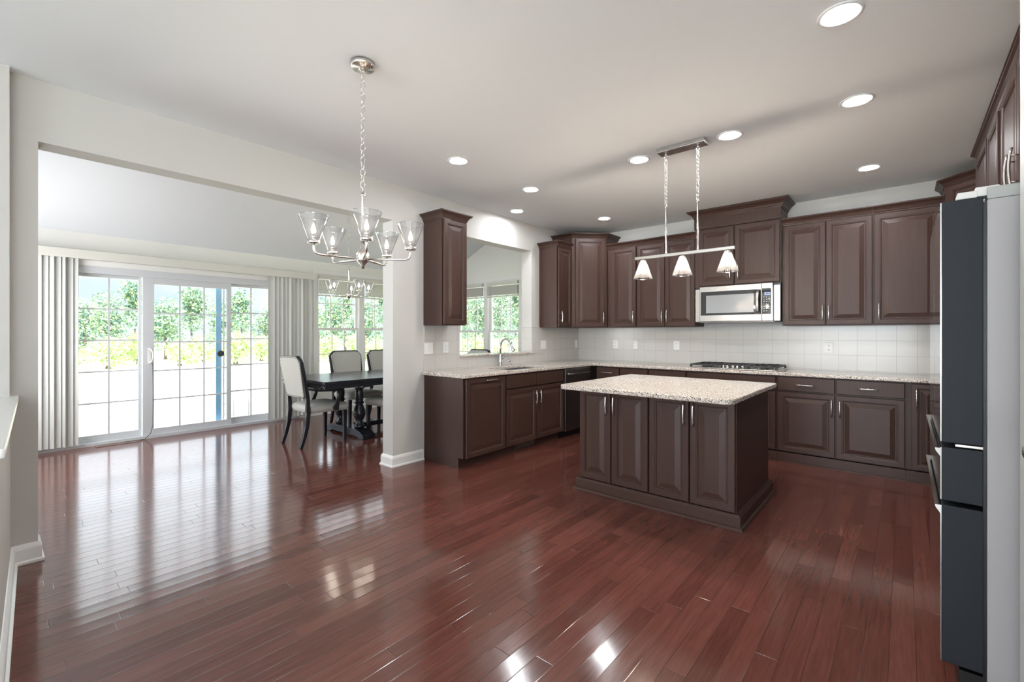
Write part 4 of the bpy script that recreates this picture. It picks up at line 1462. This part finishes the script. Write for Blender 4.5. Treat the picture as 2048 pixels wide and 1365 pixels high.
# floor register and door cord
fv = thing('floor_register', 'long slotted bronze floor vent in front of the sliding door', 'floor vent', (-3.275, -4.915, 0))
MB().box(-0.055, 0.055, -0.200, 0.200, 0.0, 0.006, bev=0.002).build('frame', M_VENT, fv)
b = MB()
for k in range(22):
    yy = -0.175 + k * 0.0163 + (0.012 if k > 10 else 0)
    b.box(-0.035, 0.035, yy, yy + 0.008, 0.0062, 0.0070)
b.build('slots', M_BLACK, fv)
b = MB().tube([(-3.325, -4.575, 0.94), (-3.322, -4.572, 0.55), (-3.32, -4.575, 0.16), (-3.31, -4.60, 0.065), (-3.285, -4.66, 0.010), (-3.29, -4.73, 0.006), (-3.30, -4.85, 0.006)], 0.0035, 8)
tag(b.build('black_cord', M_BLACK), 'thin black cord running down the sliding door frame to the floor', 'cord')

# ================================================================ DINING SET
def dining_chair(label, loc, rz, arms=False, group=None):
    """front faces local +Y"""
    root = thing('dining_chair', label, 'chair', loc, rz, group)
    # upholstered seat
    b = MB()
    steps = [(0.0, 0.385), (0.0, 0.395), (-0.008, 0.41), (-0.010, 0.44), (0.004, 0.462), (0.035, 0.476), (0.09, 0.484), (0.16, 0.487)]
    prev = None
    for ins, z in steps:
        cur = []
        for (x, y, rr) in ((-0.235, -0.215, 0.03), (0.235, -0.215, 0.03), (0.265, 0.245, 0.04), (-0.265, 0.245, 0.04)):
            sx_, sy_ = (1 if x > 0 else -1), (1 if y > 0 else -1)
            px, py = x - sx_ * ins, y - sy_ * ins
            a0 = {(-1, -1): 180, (1, -1): 270, (1, 1): 0, (-1, 1): 90}[(sx_, sy_)]
            for k in range(4):
                a = R(a0 + 30 * k)
                cur.append(b.bm.verts.new((px - sx_ * rr + rr * math.cos(a), py - sy_ * rr + rr * math.sin(a), z)))
        if prev is None:
            b.bm.faces.new(cur[::-1])
        else:
            for k in range(16):
                f = b.bm.faces.new((prev[k], prev[(k + 1) % 16], cur[(k + 1) % 16], cur[k]))
                f.smooth = True
        prev = cur
    f = b.bm.faces.new(prev)
    f.smooth = True
    nf = len(b.bm.faces)
    for k in range(14):
        x = -0.24 + 0.48 * k / 13
        b.lathe([(0.006, 0.0), (0.004, 0.003), (0.0005, 0.004)], (0, 0, 0), 6, Matrix.Translation((x, 0.2455, 0.400)) @ Matrix.Rotation(R(-90), 4, 'X'))
    for s in (-1, 1):
        for k in range(12):
            y = -0.18 + 0.39 * k / 11
            x = s * (0.2355 + 0.030 * (y + 0.215) / 0.46)
            b.lathe([(0.006, 0.0), (0.004, 0.003), (0.0005, 0.004)], (0, 0, 0), 6, Matrix.Translation((x, y, 0.400)) @ Matrix.Rotation(R(90 * s), 4, 'Y'))
    seat = b.build('seat', M_FABRIC, root)
    seat.data.materials.append(M_NAIL)
    for p in seat.data.polygons[nf:]:
        p.material_index = 1
    # backrest: clipped-corner panel leaning backwards
    zb, zt = 0.56, 1.055
    def back_poly(ins):
        w0, w1 = 0.215 - ins, 0.252 - ins
        c_ = 0.055
        pts = [(-w0 + 0.02, zb + ins), (w0 - 0.02, zb + ins), (w0, zb + ins + 0.02), (w1, zt - c_ - 0.015 - ins * 0.4), (w1 - 0.012, zt - c_ - ins * 0.4),
               (w1 - c_, zt - 0.008 - ins), (w1 - c_ - 0.02, zt - ins), (-w1 + c_ + 0.02, zt - ins), (-w1 + c_, zt - 0.008 - ins), (-w1 + 0.012, zt - c_ - ins * 0.4), (-w1, zt - c_ - 0.015 - ins * 0.4), (-w0, zb + ins + 0.02)]
        return pts
    def lean(z):
        return -0.225 - 0.10 * ((z - 0.46) / 0.6) ** 1.25
    def slab(pts, f0, f1, nm, m_, nails=None):
        b = MB()
        v0 = [b.bm.verts.new((x, lean(z) + f0, z)) for x, z in pts]
        v1 = [b.bm.verts.new((x, lean(z) + f1, z)) for x, z in pts]
        b.bm.faces.new(v0)
        b.bm.faces.new(v1[::-1])
        n = len(pts)
        for i in range(n):
            b.bm.faces.new((v0[i], v0[(i + 1) % n], v1[(i + 1) % n], v1[i]))
        nf = len(b.bm.faces)
        if nails:
            off, turn = nails
            q_ = back_poly(0.020)
            for i in range(len(q_)):
                p, q = Vector(q_[i]), Vector(q_[(i + 1) % len(q_)])
                m = max(1, int((q - p).length / 0.030))
                for k in range(m):
                    c_ = p + (q - p) * (k / m)
                    b.lathe([(0.0065, 0.0), (0.0045, 0.003), (0.0005, 0.0045)], (0, 0, 0), 6, Matrix.Translation((c_.x, lean(c_.y) + off, c_.y)) @ Matrix.Rotation(R(turn), 4, 'X'))
        o = b.build(nm, m_, root)
        o.data.materials.append(M_NAIL)
        for pg in o.data.polygons[nf:]:
            pg.material_index = 1
        return o
    bf = slab(back_poly(0.0), 0.0, -0.034, 'back_frame', M_DARKWOOD)
    bc = slab(back_poly(0.014), 0.022, 0.0005, 'back_cushion', M_FABRIC, (0.0222, -90))
    slab(back_poly(0.010), -0.0345, -0.044, 'back_cover', M_FABRIC, (-0.0442, 90))
    def rect_sweep(spine, nm):
        b = MB()
        rows = []
        for (x, y, z, hx_, hy_) in spine:
            rows.append([b.bm.verts.new((x + a_ * hx_, y + c_ * hy_, z)) for a_, c_ in ((-1, -1), (1, -1), (1, 1), (-1, 1))])
        for i in range(len(rows) - 1):
            for k in range(4):
                b.bm.faces.new((rows[i][k], rows[i][(k + 1) % 4], rows[i + 1][(k + 1) % 4], rows[i + 1][k]))
        b.bm.faces.new(rows[0][::-1])
        b.bm.faces.new(rows[-1])
        return b.build(nm, M_DARKWOOD, root, bevel=0.004)
    for s in (-1, 1):
        rect_sweep([(s * 0.230, 0.215, 0.0, 0.016, 0.016), (s * 0.232, 0.215, 0.38, 0.024, 0.024)], 'leg')
        rect_sweep([(s * 0.225, -0.325, 0.0, 0.017, 0.019), (s * 0.225, -0.285, 0.12, 0.018, 0.021), (s * 0.224, -0.253, 0.25, 0.019, 0.023), (s * 0.223, -0.240, 0.40, 0.020, 0.025),
                    (s * 0.225, lean(0.56) - 0.012, 0.56, 0.018, 0.022), (s * 0.232, lean(0.75) - 0.016, 0.75, 0.016, 0.020), (s * 0.244, lean(0.985) - 0.018, 0.985, 0.013, 0.018)], 'leg')
    if arms:
        for s in (-1, 1):
            b = MB()
            path = [(s * 0.245, lean(0.70) + 0.0, 0.672, 0.020), (s * 0.275, -0.14, 0.648, 0.022), (s * 0.300, 0.0, 0.641, 0.026), (s * 0.300, 0.10, 0.638, 0.030), (s * 0.292, 0.155, 0.636, 0.026)]
            rows = []
            for (x, y, z, hw_) in path:
                rows.append([b.bm.verts.new((x + a_ * hw_, y, z + c_ * 0.013)) for a_, c_ in ((-1, -1), (1, -1), (1, 1), (-1, 1))])
            for i in range(len(rows) - 1):
                for k in range(4):
                    b.bm.faces.new((rows[i][k], rows[i][(k + 1) % 4], rows[i + 1][(k + 1) % 4], rows[i + 1][k]))
            b.bm.faces.new(rows[0])
            b.bm.faces.new(rows[-1][::-1])
            am = b.build('arm', M_DARKWOOD, root, bevel=0.006)
            b = MB()
            rows = []
            for (y, z, hy_) in ((0.075, 0.395, 0.030), (0.070, 0.43, 0.034), (0.085, 0.48, 0.026), (0.118, 0.55, 0.020), (0.125, 0.59, 0.022), (0.115, 0.624, 0.028)):
                rows.append([b.bm.verts.new((s * 0.282 + a_ * 0.014, y + c_ * hy_, z)) for a_, c_ in ((-1, -1), (1, -1), (1, 1), (-1, 1))])
            for i in range(len(rows) - 1):
                for k in range(4):
                    b.bm.faces.new((rows[i][k], rows[i][(k + 1) % 4], rows[i + 1][(k + 1) % 4], rows[i + 1][k]))
            b.bm.faces.new(rows[0][::-1])
            b.bm.faces.new(rows[-1])
            b.build('arm_support', M_DARKWOOD, am, bevel=0.004)
    return root
dining_chair('linen armchair with nailheads at the head of the table, its back toward the sliding door', (-1.630, -3.285, 0), R(2), True)
dining_chair('armless linen chair facing the room from the window side, next to the vertical blind', (-2.29, -2.385, 0), R(-90), False)
dining_chair('linen chair on the window side of the table, half hidden by the white pillar', (-2.29, -1.765, 0), R(-90), False)
dining_chair('linen chair pushed under the table on its kitchen side, mostly hidden by the pillar', (-1.32, -2.43, 0), R(90), False)
dining_chair('linen armchair at the far head of the table, top seen through the pass-through', (-1.48, -0.98, 0), R(180), True)

tb = thing('dining_table', 'dark double-pedestal trestle dining table with a dentil edge in the sunroom', 'dining table', (-1.70, -2.28, 0))
TW, TL = 0.570, 1.175
MB().box(-TW, TW, -TL, TL, 0.735, 0.762, bev=0.005).build('tabletop', M_DARKWOOD, tb)
ap = MB().box(-TW + 0.012, TW - 0.012, -TL + 0.012, TL - 0.012, 0.672, 0.734, bev=0.003).build('apron', M_DARKWOOD, tb)
b = MB()
n = 96
for k in range(n):
    y = -TL + 0.02 + (2 * TL - 0.04) * k / (n - 1)
    for s in (-1, 1):
        b.box(s * (TW - 0.006) - 0.006, s * (TW - 0.006) + 0.006, y - 0.007, y + 0.007, 0.703, 0.722)
for k in range(46):
    x = -TW + 0.03 + (2 * TW - 0.06) * k / 45
    for s in (-1, 1):
        b.box(x - 0.007, x + 0.007, s * (TL - 0.006) - 0.006, s * (TL - 0.006) + 0.006, 0.703, 0.722)
o_ = b.build('dentil_trim', M_DARKWOOD, ap)
col_prof = [(0.062, 0.115), (0.066, 0.13), (0.066, 0.15), (0.048, 0.165), (0.050, 0.185), (0.040, 0.20), (0.060, 0.235), (0.074, 0.275), (0.076, 0.305), (0.066, 0.355),
            (0.046, 0.405), (0.044, 0.415), (0.060, 0.425), (0.060, 0.437), (0.046, 0.445), (0.050, 0.47), (0.054, 0.53), (0.048, 0.585), (0.044, 0.60), (0.058, 0.61), (0.058, 0.625)]
for py in (-0.55, 0.55):
    b = MB()
    b.extrude_poly([(-0.46, py - 0.085, 0.0), (-0.46, py - 0.085, 0.055), (-0.40, py - 0.085, 0.085), (-0.30, py - 0.085, 0.108), (0.30, py - 0.085, 0.108), (0.40, py - 0.085, 0.085), (0.46, py - 0.085, 0.055), (0.46, py - 0.085, 0.0),
                    (0.36, py - 0.085, 0.0), (0.30, py - 0.085, 0.025), (-0.30, py - 0.085, 0.025), (-0.36, py - 0.085, 0.0)], (0, 0.17, 0))
    ft = b.build('pedestal_foot', M_DARKWOOD, tb, bevel=0.005)
    for px in (-0.235, 0.235):
        c_ = MB().lathe(col_prof, (px, py, 0), 24)
        c_.box(px - 0.062, px + 0.062, py - 0.062, py + 0.062, 0.625, 0.6715)
        c_.build('column', M_DARKWOOD, ft)
    MB().box(-0.40, 0.40, py - 0.05, py + 0.05, 0.640, 0.6715).build('bearer', M_DARKWOOD, ft)
MB().box(-0.055, 0.055, -0.464, 0.464, 0.070, 0.130, bev=0.004).build('stretcher', M_DARKWOOD, tb)

# ================================================================ OUTDOORS
lawn = MB().box(-120, 60, -70, 90, -0.60, -0.45).build('lawn', M_GRASS)
tag(lawn, kind='structure')
def tree_mesh(seed, height, radius, leaf, nleaf, low):
    r_ = random.Random(seed)
    bm_ = bmesh.new()
    lumps = []
    for k in range(9):
        a = r_.uniform(0, 6.28)
        t = r_.uniform(low, 0.93)
        rad = radius * (1.0 - 0.75 * max(0, (t - low) / (1 - low))) * r_.uniform(0.35, 0.85)
        lumps.append(Vector((rad * math.cos(a), rad * math.sin(a), height * t)))
    for k in range(nleaf):
        c = r_.choice(lumps)
        s = radius * r_.uniform(0.25, 0.58)
        d = Vector((r_.gauss(0, 1), r_.gauss(0, 1), r_.gauss(0, 1))).normalized()
        p = c + Vector((d.x * s, d.y * s, d.z * s * 1.05))
        if p.z < height * low * 0.4:
            continue
        q = Matrix.Rotation(r_.uniform(0, 6.28), 4, Vector((r_.gauss(0, 1), r_.gauss(0, 1), r_.gauss(0, 1))).normalized())
        sz = leaf * r_.uniform(0.6, 1.3)
        vs = [bm_.verts.new(p + (q @ Vector(v)) * sz) for v in ((-1, -0.5, 0), (0.1, -0.7, 0.12), (1.1, 0, 0), (0.1, 0.7, 0.12))]
        bm_.faces.new(vs)
    me = bpy.data.meshes.new('foliage')
    bm_.to_mesh(me)
    bm_.free()
    return me
tree_vars = [tree_mesh(11, 5.6, 2.0, 0.13, 2600, 0.14), tree_mesh(12, 6.4, 1.8, 0.13, 2600, 0.14), tree_mesh(13, 4.9, 2.2, 0.13, 2600, 0.12)]
shrub_vars = [tree_mesh(21, 1.9, 1.2, 0.10, 1100, 0.15), tree_mesh(22, 1.5, 1.4, 0.10, 1100, 0.15)]
for me in tree_vars:
    me.materials.append(M_LEAF)
for me in shrub_vars:
    me.materials.append(M_LEAF2)
def plant(name, label, cat, group, me, loc, sc_, trunk):
    root = thing(name, label, cat, loc, rnd.uniform(0, 6.28), group)
    f_ = bpy.data.objects.new('foliage', me)
    COL.objects.link(f_)
    f_.parent = root
    f_.scale = (min(sc_, 0.88), min(sc_, 0.88), sc_ * rnd.uniform(0.92, 1.08))
    MB().tube([(0, 0, 0), (0.03, 0.02, trunk * 0.5), (0, 0, trunk)], [0.14 * sc_, 0.11 * sc_, 0.07 * sc_], 8).build('trunk', M_BARK, root)
    return root
# tree line beyond the lawn, on an arc around the sunroom as seen through its windows
GZ = -0.45
for row, dist0 in enumerate((33.0, 38.5, 44.0)):
    for k in range(14):
        deg = 194 - k * 7.7 - row * 2.57 + rnd.uniform(-0.5, 0.5)
        ang = R(deg)
        near = 0.0
        dist = dist0 - near + rnd.uniform(-0.4, 0.4)
        x, y = -1.8 + dist * math.cos(ang), -3.0 + dist * math.sin(ang)
        tall = 0.80 + 0.16 * rnd.random() + 0.06 * row + (0.10 if 112 < deg < 146 else 0) - (0.10 if deg > 160 else 0)
        plant('tree', 'dense blue-green tree in the tree line beyond the lawn', 'tree', 'trees beyond the lawn', tree_vars[(k + row) % 3], (x, y, GZ), tall, 2.2)
for row, dist0 in enumerate((25.0, 28.0)):
    for k in range(17):
        deg = 196 - k * 6.2 - row * 3.1 + rnd.uniform(-0.4, 0.4)
        ang = R(deg)
        near = 0.0
        dist = dist0 - near + rnd.uniform(-0.2, 0.2)
        x, y = -1.8 + dist * math.cos(ang), -3.0 + dist * math.sin(ang)
        plant('shrub', 'bright yellow-green shrub growing in front of the tree line', 'shrub', 'shrubs in front of the trees', shrub_vars[k % 2], (x, y, GZ), 0.72 + 0.2 * rnd.random(), 0.5)
# low wire fence outside the sliding door
wf = thing('wire_fence', 'low thin grey wire fence standing outside the sliding door', 'fence', (-7.0, -3.05, GZ))
for k in range(4):
    MB().tube([(0.2 * k, 0.21 * k, 0), (0.2 * k, 0.21 * k, 0.56)], 0.009, 8).build('post', M_WIRE, wf)
for z in (0.12, 0.33, 0.56):
    MB().tube([(0, 0, z), (0.2, 0.21, z + 0.01), (0.4, 0.42, z - 0.03), (0.6, 0.63, z)], 0.006, 6).build('wire', M_WIRE, wf)
